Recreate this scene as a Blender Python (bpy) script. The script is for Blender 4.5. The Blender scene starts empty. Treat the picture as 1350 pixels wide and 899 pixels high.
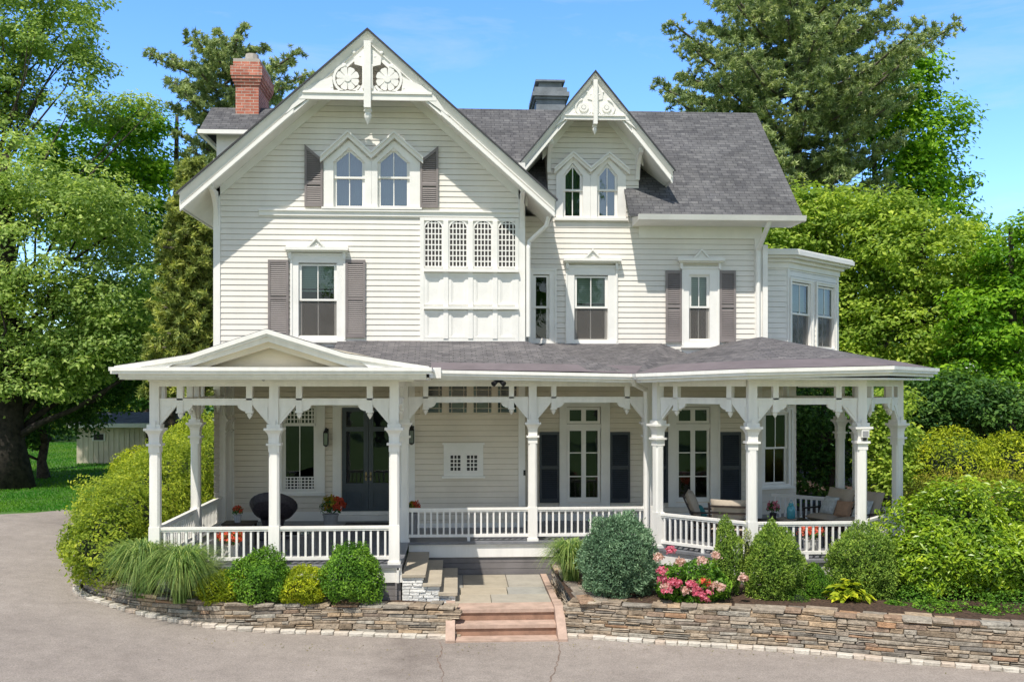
import bpy, math, random
import numpy as np
from mathutils import Matrix, Vector
R = math.radians
C = bpy.context.scene.collection
random.seed(7)

# ---------------------------------------------------------------- camera numbers
TH = math.atan(0.0554)          # the camera looks a little to the right of the house normal
CT, ST = math.cos(TH), math.sin(TH)
F = 1300.0; PX0 = 675.0; HY = 509.0; HC = 4.28
def hx(px, D):                  # world x of photo column px on the plane y = D
    return D * math.tan(TH + math.atan((px - PX0) / F))
def hz(py, x, D):               # world z of photo row py at (x, D)
    return HC - (py - HY) / F * (D * CT + x * ST)
def P(px, py, D):
    x = hx(px, D); return (x, hz(py, x, D))
def gnd(px, py, z=0.0):         # point of the plane z seen at a photo pixel
    zc = (HC - z) * F / (py - HY); xc = (px - PX0) / F * zc
    return (xc * CT + zc * ST, zc * CT - xc * ST)

# ---------------------------------------------------------------- nodes / materials
class NT:
    def __init__(s, nt): s.nt = nt
    def n(s, t, **kw):
        nd = s.nt.nodes.new(t)
        for k, v in kw.items():
            if k.startswith('i_'):
                key = k[2:].replace('_', ' ')
                nd.inputs[key].default_value = v
            else: setattr(nd, k, v)
        return nd
    def l(s, a, b): s.nt.links.new(a, b)
def newmat(name):
    m = bpy.data.materials.new(name); m.use_nodes = True
    nt = m.node_tree; nt.nodes.clear()
    g = NT(nt); out = g.n('ShaderNodeOutputMaterial')
    return m, g, out
def c4(c): return (c[0], c[1], c[2], 1.0)
def ramp(g, stops, interp='LINEAR'):
    r = g.n('ShaderNodeValToRGB'); r.color_ramp.interpolation = interp
    el = r.color_ramp.elements
    while len(el) < len(stops): el.new(0.5)
    for e, (p, c) in zip(el, stops):
        e.position = p; e.color = c4(c)
    return r
def paint(name, col, rough=0.5, var=0.06, scale=3.0, bump=0.0, bscale=60, spec=0.4, streak=False, metal=0.0, dirt=0.0):
    """painted surface with soft large scale and fine variation"""
    m, g, out = newmat(name)
    b = g.n('ShaderNodeBsdfPrincipled'); g.l(b.outputs[0], out.inputs[0])
    b.inputs['Roughness'].default_value = rough; b.inputs['Metallic'].default_value = metal
    b.inputs['Specular IOR Level'].default_value = spec
    geo = g.n('ShaderNodeNewGeometry')
    mp = g.n('ShaderNodeMapping'); g.l(geo.outputs['Position'], mp.inputs[0])
    if streak: mp.inputs['Scale'].default_value = (1, 1, 0.12)
    n1 = g.n('ShaderNodeTexNoise', i_Scale=scale, i_Detail=6.0, i_Roughness=0.65); g.l(mp.outputs[0], n1.inputs[0])
    lo = [max(0, c * (1 - var * 2.2)) for c in col]; hi = [min(1, c * (1 + var)) for c in col]
    r = ramp(g, [(0.3, lo), (0.62, hi)]); g.l(n1.outputs[0], r.inputs[0])
    last = r.outputs[0]
    if dirt:
        n3 = g.n('ShaderNodeTexNoise', i_Scale=1.3, i_Detail=8.0, i_Roughness=0.75); g.l(geo.outputs['Position'], n3.inputs[0])
        rr = ramp(g, [(0.45, (0, 0, 0)), (0.75, (1, 1, 1))]); g.l(n3.outputs[0], rr.inputs[0])
        mu = g.n('ShaderNodeMath', operation='MULTIPLY'); mu.inputs[1].default_value = dirt; g.l(rr.outputs[0], mu.inputs[0])
        mx = g.n('ShaderNodeMixRGB'); mx.inputs[2].default_value = c4([c * 0.55 * k for c, k in zip(col, (1.0, .96, .86))])
        g.l(mu.outputs[0], mx.inputs[0]); g.l(last, mx.inputs[1]); last = mx.outputs[0]
    g.l(last, b.inputs['Base Color'])
    if bump:
        n2 = g.n('ShaderNodeTexNoise', i_Scale=bscale, i_Detail=4.0); g.l(geo.outputs['Position'], n2.inputs[0])
        bp = g.n('ShaderNodeBump', i_Strength=bump, i_Distance=0.01); g.l(n2.outputs[0], bp.inputs['Height']); g.l(bp.outputs[0], b.inputs['Normal'])
    return m
def island(name, stops, rough=0.8, nscale=14, nmix=0.35, bump=0.5, bscale=30, dist=0.02, spec=0.3):
    """each separate piece of the mesh takes its own colour"""
    m, g, out = newmat(name)
    b = g.n('ShaderNodeBsdfPrincipled'); g.l(b.outputs[0], out.inputs[0])
    b.inputs['Roughness'].default_value = rough; b.inputs['Specular IOR Level'].default_value = spec
    geo = g.n('ShaderNodeNewGeometry')
    r = ramp(g, stops); g.l(geo.outputs['Random Per Island'], r.inputs[0])
    n1 = g.n('ShaderNodeTexNoise', i_Scale=nscale, i_Detail=8.0, i_Roughness=0.7); g.l(geo.outputs['Position'], n1.inputs[0])
    mr = g.n('ShaderNodeMapRange'); mr.inputs[1].default_value = 0.25; mr.inputs[2].default_value = 0.75
    mr.inputs[3].default_value = 1 - nmix; mr.inputs[4].default_value = 1 + nmix; g.l(n1.outputs[0], mr.inputs[0])
    vm = g.n('ShaderNodeVectorMath', operation='SCALE'); g.l(r.outputs[0], vm.inputs[0]); g.l(mr.outputs[0], vm.inputs['Scale'])
    g.l(vm.outputs[0], b.inputs['Base Color'])
    if bump:
        n2 = g.n('ShaderNodeTexNoise', i_Scale=bscale, i_Detail=6.0); g.l(geo.outputs['Position'], n2.inputs[0])
        bp = g.n('ShaderNodeBump', i_Strength=bump, i_Distance=dist); g.l(n2.outputs[0], bp.inputs['Height']); g.l(bp.outputs[0], b.inputs['Normal'])
    return m
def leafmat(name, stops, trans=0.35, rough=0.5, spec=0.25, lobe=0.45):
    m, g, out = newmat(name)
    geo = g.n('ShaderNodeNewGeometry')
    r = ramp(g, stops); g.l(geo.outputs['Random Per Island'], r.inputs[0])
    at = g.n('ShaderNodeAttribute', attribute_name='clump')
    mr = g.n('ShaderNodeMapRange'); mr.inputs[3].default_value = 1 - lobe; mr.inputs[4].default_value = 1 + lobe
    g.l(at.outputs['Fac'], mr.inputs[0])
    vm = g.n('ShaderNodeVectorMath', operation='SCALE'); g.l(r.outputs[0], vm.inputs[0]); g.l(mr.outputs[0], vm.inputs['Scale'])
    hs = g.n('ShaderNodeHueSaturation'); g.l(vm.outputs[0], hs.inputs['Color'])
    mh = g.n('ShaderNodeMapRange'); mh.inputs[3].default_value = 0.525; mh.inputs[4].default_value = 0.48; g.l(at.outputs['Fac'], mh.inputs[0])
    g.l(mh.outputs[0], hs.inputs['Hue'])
    b = g.n('ShaderNodeBsdfPrincipled'); b.inputs['Roughness'].default_value = rough; b.inputs['Specular IOR Level'].default_value = spec
    g.l(hs.outputs[0], b.inputs['Base Color'])
    t = g.n('ShaderNodeBsdfTranslucent')
    vt = g.n('ShaderNodeVectorMath', operation='MULTIPLY'); vt.inputs[1].default_value = (1.4, 1.4, 0.85)
    g.l(hs.outputs[0], vt.inputs[0]); g.l(vt.outputs[0], t.inputs[0])
    mx = g.n('ShaderNodeMixShader'); mx.inputs[0].default_value = trans
    g.l(b.outputs[0], mx.inputs[1]); g.l(t.outputs[0], mx.inputs[2]); g.l(mx.outputs[0], out.inputs[0])
    return m
def shingle_mat(name, cols, mortar, w=0.30, h=0.13, bump=0.6):
    m, g, out = newmat(name)
    b = g.n('ShaderNodeBsdfPrincipled'); g.l(b.outputs[0], out.inputs[0]); b.inputs['Roughness'].default_value = 0.92
    b.inputs['Specular IOR Level'].default_value = 0.15
    uv = g.n('ShaderNodeUVMap')
    br = g.n('ShaderNodeTexBrick', offset=0.37, squash=1.0)
    br.inputs['Scale'].default_value = 1.0; br.inputs['Brick Width'].default_value = w; br.inputs['Row Height'].default_value = h
    br.inputs['Mortar Size'].default_value = 0.008; br.inputs['Mortar Smooth'].default_value = 0.2; br.inputs['Bias'].default_value = 0.0
    br.inputs['Color1'].default_value = c4(cols[0]); br.inputs['Color2'].default_value = c4(cols[1]); br.inputs['Mortar'].default_value = c4(mortar)
    g.l(uv.outputs[0], br.inputs[0])
    br2 = g.n('ShaderNodeTexBrick', offset=0.61)
    br2.inputs['Scale'].default_value = 1.0; br2.inputs['Brick Width'].default_value = w * 0.63; br2.inputs['Row Height'].default_value = h
    br2.inputs['Mortar Size'].default_value = 0.0
    br2.inputs['Color1'].default_value = (.80, .80, .82, 1); br2.inputs['Color2'].default_value = (1.18, 1.17, 1.15, 1)
    g.l(uv.outputs[0], br2.inputs[0])
    mu = g.n('ShaderNodeVectorMath', operation='MULTIPLY'); g.l(br.outputs[0], mu.inputs[0]); g.l(br2.outputs[0], mu.inputs[1])
    geo = g.n('ShaderNodeNewGeometry')
    n1 = g.n('ShaderNodeTexNoise', i_Scale=0.9, i_Detail=7.0, i_Roughness=0.7); g.l(geo.outputs['Position'], n1.inputs[0])
    mr = g.n('ShaderNodeMapRange'); mr.inputs[1].default_value = .3; mr.inputs[2].default_value = .7; mr.inputs[3].default_value = .78; mr.inputs[4].default_value = 1.2
    g.l(n1.outputs[0], mr.inputs[0])
    n2 = g.n('ShaderNodeTexNoise', i_Scale=90.0, i_Detail=3.0); g.l(geo.outputs['Position'], n2.inputs[0])
    mr2 = g.n('ShaderNodeMapRange'); mr2.inputs[1].default_value = .3; mr2.inputs[2].default_value = .7; mr2.inputs[3].default_value = .75; mr2.inputs[4].default_value = 1.25
    g.l(n2.outputs[0], mr2.inputs[0])
    mm = g.n('ShaderNodeMath', operation='MULTIPLY'); g.l(mr.outputs[0], mm.inputs[0]); g.l(mr2.outputs[0], mm.inputs[1])
    sc = g.n('ShaderNodeVectorMath', operation='SCALE'); g.l(mu.outputs[0], sc.inputs[0]); g.l(mm.outputs[0], sc.inputs['Scale'])
    g.l(sc.outputs[0], b.inputs['Base Color'])
    # row steps: height falls off along each course
    sx = g.n('ShaderNodeSeparateXYZ'); g.l(uv.outputs[0], sx.inputs[0])
    dv = g.n('ShaderNodeMath', operation='DIVIDE'); dv.inputs[1].default_value = h; g.l(sx.outputs[1], dv.inputs[0])
    fr = g.n('ShaderNodeMath', operation='FRACT'); g.l(dv.outputs[0], fr.inputs[0])
    sb = g.n('ShaderNodeMath', operation='SUBTRACT'); sb.inputs[0].default_value = 1.0; g.l(fr.outputs[0], sb.inputs[1])
    bp = g.n('ShaderNodeBump', i_Strength=bump, i_Distance=0.02); g.l(sb.outputs[0], bp.inputs['Height'])
    g.l(bp.outputs[0], b.inputs['Normal'])
    return m

# ---------------------------------------------------------------- mesh builder
class MB:
    def __init__(s, M=None):
        s.v = []; s.f = []; s.M = M or Matrix.Identity(4)
    def add(s, vs, fs):
        o = len(s.v); M = s.M
        for p in vs:
            q = M @ Vector(p); s.v.append((q.x, q.y, q.z))
        s.f += [tuple(i + o for i in f) for f in fs]
    def box(s, x0, x1, y0, y1, z0, z1):
        s.add([(x0,y0,z0),(x1,y0,z0),(x1,y1,z0),(x0,y1,z0),(x0,y0,z1),(x1,y0,z1),(x1,y1,z1),(x0,y1,z1)],
              [(0,3,2,1),(4,5,6,7),(0,1,5,4),(1,2,6,5),(2,3,7,6),(3,0,4,7)])
    def quad(s, a, b, c, d): s.add([a, b, c, d], [(0,1,2,3)])
    def prism(s, poly, y0, y1):              # polygon in x-z, extruded along y
        n = len(poly); A = 0
        for i in range(n):
            a, b = poly[i], poly[(i+1) % n]; A += a[0]*b[1] - b[0]*a[1]
        if A < 0: poly = poly[::-1]
        vs = [(x, y0, z) for x, z in poly] + [(x, y1, z) for x, z in poly]
        fs = [tuple(range(n)), tuple(range(2*n-1, n-1, -1))]
        for i in range(n):
            j = (i+1) % n; fs.append((j, i, i+n, j+n))
        s.add(vs, fs)
    def slab(s, poly, z0, z1):               # polygon in x-y, extruded along z
        n = len(poly); A = 0
        for i in range(n):
            a, b = poly[i], poly[(i+1) % n]; A += a[0]*b[1] - b[0]*a[1]
        if A < 0: poly = poly[::-1]
        vs = [(x, y, z0) for x, y in poly] + [(x, y, z1) for x, y in poly]
        fs = [tuple(range(n-1, -1, -1)), tuple(range(n, 2*n))]
        for i in range(n):
            j = (i+1) % n; fs.append((i, j, j+n, i+n))
        s.add(vs, fs)
    def strip(s, pts, w, y0, y1):            # band of width w below/along a polyline in x-z
        for a, b in zip(pts, pts[1:]):
            dx, dz = b[0]-a[0], b[1]-a[1]; L = math.hypot(dx, dz) or 1
            nx, nz = -dz/L*w, dx/L*w
            s.prism([a, b, (b[0]+nx, b[1]+nz), (a[0]+nx, a[1]+nz)], y0, y1)
    def lathe(s, prof, c, seg=12, phase=0.0, sx=1, sy=1):
        vs = []; fs = []; n = len(prof)
        for r, z in prof:
            for k in range(seg):
                a = 2*math.pi*k/seg + phase; vs.append((c[0]+r*math.cos(a)*sx, c[1]+r*math.sin(a)*sy, c[2]+z))
        for i in range(n-1):
            for k in range(seg):
                k2 = (k+1) % seg; fs.append((i*seg+k, i*seg+k2, (i+1)*seg+k2, (i+1)*seg+k))
        fs.append(tuple(range(seg-1, -1, -1))); fs.append(tuple((n-1)*seg+k for k in range(seg)))
        s.add(vs, fs)
    def tube(s, pts, r, seg=8, sq=False):
        rs = r if isinstance(r, (list, tuple)) else [r]*len(pts)
        pts = [Vector(p) for p in pts]; vs = []; fs = []; n = len(pts)
        t0 = (pts[1]-pts[0]).normalized(); up = Vector((0,0,1)) if abs(t0.z) < .9 else Vector((0,1,0))
        u = t0.cross(up).normalized()
        for i, p in enumerate(pts):
            t = (pts[min(i+1, n-1)] - pts[max(i-1, 0)]).normalized()
            u = (u - t*u.dot(t)).normalized(); w = t.cross(u)
            for k in range(seg):
                a = 2*math.pi*(k+.5*sq)/seg; q = p + (u*math.cos(a) + w*math.sin(a))*rs[i]; vs.append(tuple(q))
        for i in range(n-1):
            for k in range(seg):
                k2 = (k+1) % seg; fs.append((i*seg+k, i*seg+k2, (i+1)*seg+k2, (i+1)*seg+k))
        fs.append(tuple(range(seg-1, -1, -1))); fs.append(tuple((n-1)*seg+k for k in range(seg)))
        s.add(vs, fs)
    def ball(s, c, rx, ry=None, rz=None, seg=12, rings=8, fn=None):
        ry = ry or rx; rz = rz or rx; vs = []; fs = []
        for i in range(1, rings):
            ph = math.pi*i/rings
            for k in range(seg):
                a = 2*math.pi*k/seg; d = Vector((math.sin(ph)*math.cos(a), math.sin(ph)*math.sin(a), -math.cos(ph)))
                q = 1 if fn is None else fn(d); vs.append((c[0]+d.x*rx*q, c[1]+d.y*ry*q, c[2]+d.z*rz*q))
        for i in range(rings-2):
            for k in range(seg):
                k2 = (k+1) % seg; fs.append((i*seg+k, i*seg+k2, (i+1)*seg+k2, (i+1)*seg+k))
        b = len(vs); vs += [(c[0], c[1], c[2]-rz), (c[0], c[1], c[2]+rz)]
        for k in range(seg):
            k2 = (k+1) % seg; fs.append((b, k2, k)); fs.append((b+1, (rings-2)*seg+k, (rings-2)*seg+k2))
        s.add(vs, fs)
    def cushion(s, c, w, d, h, rot=None, seg=10):   # pillow: pinched box
        Mo = s.M; s.M = s.M @ Matrix.Translation(c) @ (rot or Matrix.Identity(4))
        n = seg; vs = []; fs = []
        for sgn in (1, -1):
            for i in range(n+1):
                for j in range(n+1):
                    u = i/n*2-1; v = j/n*2-1
                    e = (max(0, 1-u**4)*max(0, 1-v**4))**0.45
                    p = 1 - 0.05*(1-abs(u*v))*(max(abs(u), abs(v))**8)
                    vs.append((u*w/2*p, v*d/2*p, sgn*h/2*e))
        m = (n+1)**2
        for i in range(n):
            for j in range(n):
                a = i*(n+1)+j; q = (a, a+n+1, a+n+2, a+1)
                fs.append(q); fs.append(tuple(m+k for k in q[::-1]))
        s.add(vs, fs); s.M = Mo
    def build(s, name, mat, parent=None, smooth=False):
        return mesh_obj(name, np.array(s.v, dtype=np.float64), s.f, mat, parent, smooth)

ORG = {}
def mesh_obj(name, V, faces, mat, parent=None, smooth=False, uv=True):
    org = ORG.get(parent.name, (0, 0, 0)) if parent else (0, 0, 0)
    V = np.asarray(V, dtype=np.float64)
    nf = len(faces)
    if isinstance(faces, np.ndarray):
        tot = np.full(nf, faces.shape[1], dtype=np.int32); flat = faces.astype(np.int32).ravel()
    else:
        tot = np.array([len(f) for f in faces], dtype=np.int32)
        flat = np.fromiter((i for f in faces for i in f), dtype=np.int32, count=int(tot.sum()))
    start = np.zeros(nf, dtype=np.int32); start[1:] = np.cumsum(tot)[:-1]
    me = bpy.data.meshes.new(name)
    me.vertices.add(len(V)); me.loops.add(len(flat)); me.polygons.add(nf)
    me.vertices.foreach_set('co', (V - np.array(org)).astype(np.float32).ravel())
    me.loops.foreach_set('vertex_index', flat)
    me.polygons.foreach_set('loop_start', start); me.polygons.foreach_set('loop_total', tot)
    me.polygons.foreach_set('use_smooth', np.full(nf, bool(smooth)))
    me.update(calc_edges=True)
    if uv and nf < 60000:
        nm = np.zeros(nf*3, dtype=np.float32); me.polygons.foreach_get('normal', nm); nm = nm.reshape(-1, 3)
        N = np.repeat(nm, tot, axis=0); Pp = V[flat]
        T = np.stack([-N[:, 1], N[:, 0], np.zeros(len(N))], 1); L = np.linalg.norm(T, axis=1)
        fl = L < 0.02; T[fl] = (1, 0, 0); T /= np.maximum(np.linalg.norm(T, axis=1, keepdims=True), 1e-6)
        B = np.cross(N, T)
        U = np.stack([(Pp*T).sum(1), (Pp*B).sum(1)], 1).astype(np.float32)
        me.uv_layers.new(name='UVMap').data.foreach_set('uv', U.ravel())
    me.materials.append(mat)
    o = bpy.data.objects.new(name, me); C.objects.link(o)
    if parent: o.parent = parent; ORG[o.name] = org
    else: ORG[o.name] = (0, 0, 0)
    return o
def empty(name, label, cat, loc=(0, 0, 0), group=None):
    o = bpy.data.objects.new(name, None); C.objects.link(o); o.location = loc; o.empty_display_size = 0.2
    ORG[o.name] = tuple(loc); return tag(o, label, cat, group)
def tag(o, label=None, cat=None, group=None, kind=None):
    if label: o['label'] = label
    if cat: o['category'] = cat
    if group: o['group'] = group
    if kind: o['kind'] = kind
    return o
def copy_tree(o, parent=None):
    c = o.copy(); C.objects.link(c); c.parent = parent
    for ch in list(o.children): copy_tree(ch, c)
    return c
def frame(p0, p1):      # local x runs p0 -> p1, local y points away from the viewer side, z up
    d = Vector((p1[0]-p0[0], p1[1]-p0[1], 0)); L = d.length; d.normalize()
    y = Vector((-d.y, d.x, 0))
    M = Matrix(((d.x, y.x, 0, p0[0]), (d.y, y.y, 0, p0[1]), (0, 0, 1, 0), (0, 0, 0, 1)))
    return M, L

# ---------------------------------------------------------------- materials
WHITE = paint('white_trim_paint', (0.86, 0.84, 0.80), 0.45, 0.03, 2.0, bump=0.03, dirt=0.08)
WHITE2 = paint('white_porch_paint', (0.86, 0.84, 0.80), 0.4, 0.04, 5.0, bump=0.03, streak=True, dirt=0.10)
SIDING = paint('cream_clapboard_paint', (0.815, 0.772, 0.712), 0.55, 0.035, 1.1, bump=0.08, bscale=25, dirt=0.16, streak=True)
SIDING_D = paint('porch_shade_clapboard', (0.76, 0.69, 0.59), 0.55, 0.04, 1.1, bump=0.05, bscale=25, dirt=0.1)  # clapboard copy with the porch's warm shade put into its colour
CEIL = paint('cream_porch_ceiling', (0.70, 0.62, 0.48), 0.5, 0.03, 2)
GRAYDECK = paint('grey_porch_deck', (0.20, 0.205, 0.225), 0.35, 0.12, 3, streak=False, bump=0.2, dirt=.15)
GRAYSKIRT = paint('taupe_skirt_paint', (0.20, 0.185, 0.185), 0.6, 0.1, 2)
SHUT = paint('taupe_shutter_paint', (0.235, 0.205, 0.20), 0.5, 0.08, 2)
SHUTD = paint('navy_shutter_paint', (0.035, 0.045, 0.06), 0.35, 0.1, 2)
DOORM = paint('slate_blue_door_paint', (0.055, 0.075, 0.095), 0.35, 0.08, 2)
BLACK = paint('black_metal', (0.02, 0.02, 0.022), 0.35, 0.1, 5)
DARKROOM = paint('dark_room', (0.035, 0.032, 0.03), 0.9, 0.1, 2)  # near-black colour stands in for the darkness of unlit rooms
BLIND = paint('pale_blind', (0.72, 0.78, 0.72), 0.6, 0.03, 2)
CURTAIN = paint('sheer_curtain', (0.34, 0.38, 0.40), 0.8, 0.05, 2)
LATB = paint('lattice_backing', (0.05, 0.045, 0.045), 0.8, 0.1, 2)
ROOF = shingle_mat('grey_shingles', ((0.105, 0.106, 0.112), (0.145, 0.146, 0.152)), (0.06, 0.06, 0.065), w=0.24, h=0.115)
ROOFP = shingle_mat('porch_shingles', ((0.125, 0.120, 0.124), (0.172, 0.164, 0.168)), (0.072, 0.069, 0.071), w=0.24, h=0.115, bump=.4)
ROOFLOW = paint('rolled_roofing', (0.165, 0.14, 0.15), 0.85, 0.08, 2, bump=.2)
DRIP = paint('dark_drip_edge', (0.05, 0.05, 0.055), 0.6, 0.1, 2)
BRICKC = shingle_mat('chimney_brick', ((0.42, 0.13, 0.085), (0.52, 0.20, 0.14)), (0.50, 0.44, 0.38), w=0.22, h=0.075, bump=.2)
CHGRAY = paint('painted_chimney', (0.20, 0.225, 0.25), 0.6, 0.15, 4, bump=.4)
CONC = paint('concrete_cap', (0.42, 0.38, 0.34), 0.8, 0.1, 6, bump=.4)
def glass_mat(name, tint, fac, base=0.10):
    m, g, out = newmat(name)
    geo = g.n('ShaderNodeNewGeometry')
    n = g.n('ShaderNodeTexNoise', i_Scale=1.6, i_Detail=2.0); g.l(geo.outputs['Position'], n.inputs[0])
    bp = g.n('ShaderNodeBump', i_Strength=0.10, i_Distance=0.03); g.l(n.outputs[0], bp.inputs['Height'])
    gl = g.n('ShaderNodeBsdfGlossy'); gl.inputs['Roughness'].default_value = 0.015; gl.inputs[0].default_value = (.95, .97, 1, 1)
    g.l(bp.outputs[0], gl.inputs['Normal'])
    tr = g.n('ShaderNodeBsdfTransparent'); tr.inputs[0].default_value = c4(tint)
    fr = g.n('ShaderNodeFresnel', i_IOR=1.5)
    ad = g.n('ShaderNodeMath', operation='ADD'); ad.inputs[1].default_value = fac; g.l(fr.outputs[0], ad.inputs[0]); ad.use_clamp = True
    mx = g.n('ShaderNodeMixShader'); g.l(ad.outputs[0], mx.inputs[0]); g.l(tr.outputs[0], mx.inputs[1]); g.l(gl.outputs[0], mx.inputs[2])
    g.l(mx.outputs[0], out.inputs[0]); return m
GLASS2 = glass_mat('bright_window_glass', (.55, .62, .60), 0.16)
GLASS = glass_mat('window_glass', (.62, .70, .67), 0.015)
SCREEN = paint('insect_screen', (0.115, 0.105, 0.10), 0.5, 0.12, 2.0, spec=.5)
STAIN = island('stained_glass', [(0, (.01, .012, .016)), (.45, (.015, .03, .045)), (.7, (.03, .07, .10)), (.85, (.07, .16, .15)), (1, (.01, .01, .012))], rough=.15, bump=0, spec=.6)
STONE = island('ledge_stone', [(0, (.20, .155, .11)), (.15, (.34, .27, .20)), (.3, (.26, .235, .20)), (.45, (.41, .30, .195)), (.6, (.31, .29, .25)), (.75, (.44, .36, .27)), (.88, (.19, .175, .155)), (1, (.40, .24, .14))], rough=.9, nmix=.55, nscale=9, bump=1.0, bscale=22, dist=.035)
COBBLE = island('cobblestone', [(0, (.46, .42, .36)), (.5, (.60, .56, .49)), (.8, (.50, .41, .33)), (1, (.66, .64, .58))], rough=.85, nmix=.2, bump=.6)
BLUESTONE = island('bluestone', [(0, (.37, .33, .26)), (.5, (.44, .38, .29)), (1, (.33, .325, .30))], rough=.7, nmix=.2, bump=.3, nscale=3)
RISERM = paint('shaded_sandstone', (0.33, 0.195, 0.135), 0.85, 0.15, 4, bump=.5, dirt=.3)  # riser shade painted into a darker stone; the treads are worn dusty
SANDSTONE = paint('red_sandstone', (0.49, 0.355, 0.285), 0.8, 0.12, 4, bump=.5, dirt=.45)
WHSTONE = island('whitewashed_stone', [(0, (.66, .66, .64)), (1, (.8, .79, .76))], rough=.8, nmix=.12, bump=.8)
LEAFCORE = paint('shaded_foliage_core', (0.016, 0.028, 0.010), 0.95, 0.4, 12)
MULCH = paint('dark_mulch', (0.075, 0.045, 0.03), 0.95, 0.4, 18, bump=1, bscale=50)
BARK = paint('tree_bark', (0.075, 0.06, 0.048), 0.9, 0.35, 8, bump=1, bscale=20)
BARKG = paint('grey_bark', (0.13, 0.115, 0.095), 0.9, 0.3, 8, bump=1, bscale=20)
WICKER = paint('dark_wicker', (0.035, 0.028, 0.035), 0.5, 0.3, 20, bump=.6)
CUSH = paint('beige_cushion_fabric', (0.44, 0.37, 0.29), 0.9, 0.05, 6, bump=.1)
TEALF = paint('teal_fabric', (0.04, 0.20, 0.20), 0.85, 0.15, 8)
TANF = paint('tan_fabric', (0.40, 0.24, 0.15), 0.85, 0.1, 8)
FLORAL = island('floral_fabric', [(0, (.03, .12, .06)), (.4, (.05, .2, .08)), (.55, (.6, .62, .58)), (.75, (.05, .13, .3)), (1, (.08, .28, .16))], rough=.9, bump=0)
DKWOOD = paint('dark_stained_wood', (0.035, 0.024, 0.02), 0.45, 0.25, 6)
POTW = paint('white_ceramic', (0.68, 0.66, 0.62), 0.4, 0.05, 5)
POTG = paint('grey_pot', (0.32, 0.32, 0.33), 0.5, 0.08, 5)
TURQ = paint('turquoise_glass', (0.08, 0.36, 0.42), 0.15, 0.1, 5, spec=.7)
SHEDM = paint('shed_board_paint', (0.72, 0.64, 0.52), 0.7, 0.08, 2, streak=True, dirt=.4)
LAMPG = paint('lantern_glass', (0.20, 0.24, 0.20), 0.1, 0.05, 4, spec=.8)
def petalmat(name, a, b): return leafmat(name, [(0, a), (1, b)], trans=.3, lobe=.15)
CORAL = petalmat('coral_petals', (.85, .06, .09), (.88, .16, .20))
PINK = petalmat('pink_petals', (.72, .10, .30), (.88, .38, .55))
PALEP = petalmat('pale_pink_petals', (.78, .45, .45), (.85, .62, .58))
REDP = petalmat('crimson_petals', (.55, .03, .06), (.70, .06, .10))
YELP = petalmat('golden_petals', (.45, .22, .02), (.50, .36, .05))
# ================================================================= HOUSE
DW, DB, DD = 22.4, 23.4, 23.7      # gable wall, right block wall, recessed entrance wall
DL, DM, DPV, DPS = 17.9, 20.44, 18.0, 19.45   # post lines: left porch, middle, pavilion front, pavilion sides
ZF = 1.08; ZC = 4.36; ZE = 4.60
def xprism(mb, poly, x0, x1):
    n = len(poly)
    vs = [(x0, y, z) for y, z in poly] + [(x1, y, z) for y, z in poly]
    A = sum(poly[i][0]*poly[(i+1) % n][1] - poly[(i+1) % n][0]*poly[i][1] for i in range(n))
    fs = [tuple(range(n-1, -1, -1)), tuple(range(n, 2*n))] + [(i, (i+1) % n, (i+1) % n + n, i+n) for i in range(n)]
    if A < 0: fs = [f[::-1] for f in fs]
    mb.add(vs, fs)
XL = hx(283, DW); XR = hx(691, DW); XD = hx(540, DW); XBR = hx(1003, DB)
house = empty('victorian_house', 'large white clapboard Victorian house with steep gables and a wraparound porch', 'house', (1.0, DW, 0))
H = house
SEXP = 0.126
def siding(M, name, z0, z1, xl, xr, holes, mat, step=SEXP, y=0.0):
    mb = MB(M); k = math.floor(z0/step)
    z = k*step
    while z < z1 - 1e-6:
        a, b = max(z, z0), min(z+step, z1)
        if b - a < 1e-4: z += step; continue
        zc = (a+b)/2
        iv = [(xl(zc), xr(zc))]
        for h in holes:
            r = h(zc)
            if not r: continue
            nv = []
            for (p, q) in iv:
                if r[1] <= p or r[0] >= q: nv.append((p, q)); continue
                if r[0] > p: nv.append((p, r[0]))
                if r[1] < q: nv.append((r[1], q))
            iv = nv
        for (p, q) in iv:
            if q - p < 0.01: continue
            # split long courses so that each board is slightly out of line
            nz_ = min(.009, (b-a)*.4)
            mb.add([(p, y-.024, a), (q, y-.024, a), (q, y-.010, b-nz_), (p, y-.010, b-nz_), (q, y+.012, b), (p, y+.012, b)], [(0, 1, 2, 3), (3, 2, 4, 5)])
            mb.add([(p, y-.024, a), (p, y+.012, a), (q, y+.012, a), (q, y-.024, a)], [(0, 1, 2, 3)])
        z += step
    return mb.build(name, mat, H)
def rect_hole(g, m=0.05): return lambda z: (g[0]-m, g[1]+m) if g[2]-m < z < g[3]+m else None
I4 = Matrix.Identity(4)
def plane_frame(D): return Matrix.Translation((0, D, 0))
def rc(D, x0, x1, y0, y1):          # photo rectangle -> (x0,x1,zbottom,ztop) on plane D
    a = hx(x0, D); b = hx(x1, D); xm = (a+b)/2
    return (a, b, hz(y1, xm, D), hz(y0, xm, D))

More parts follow.
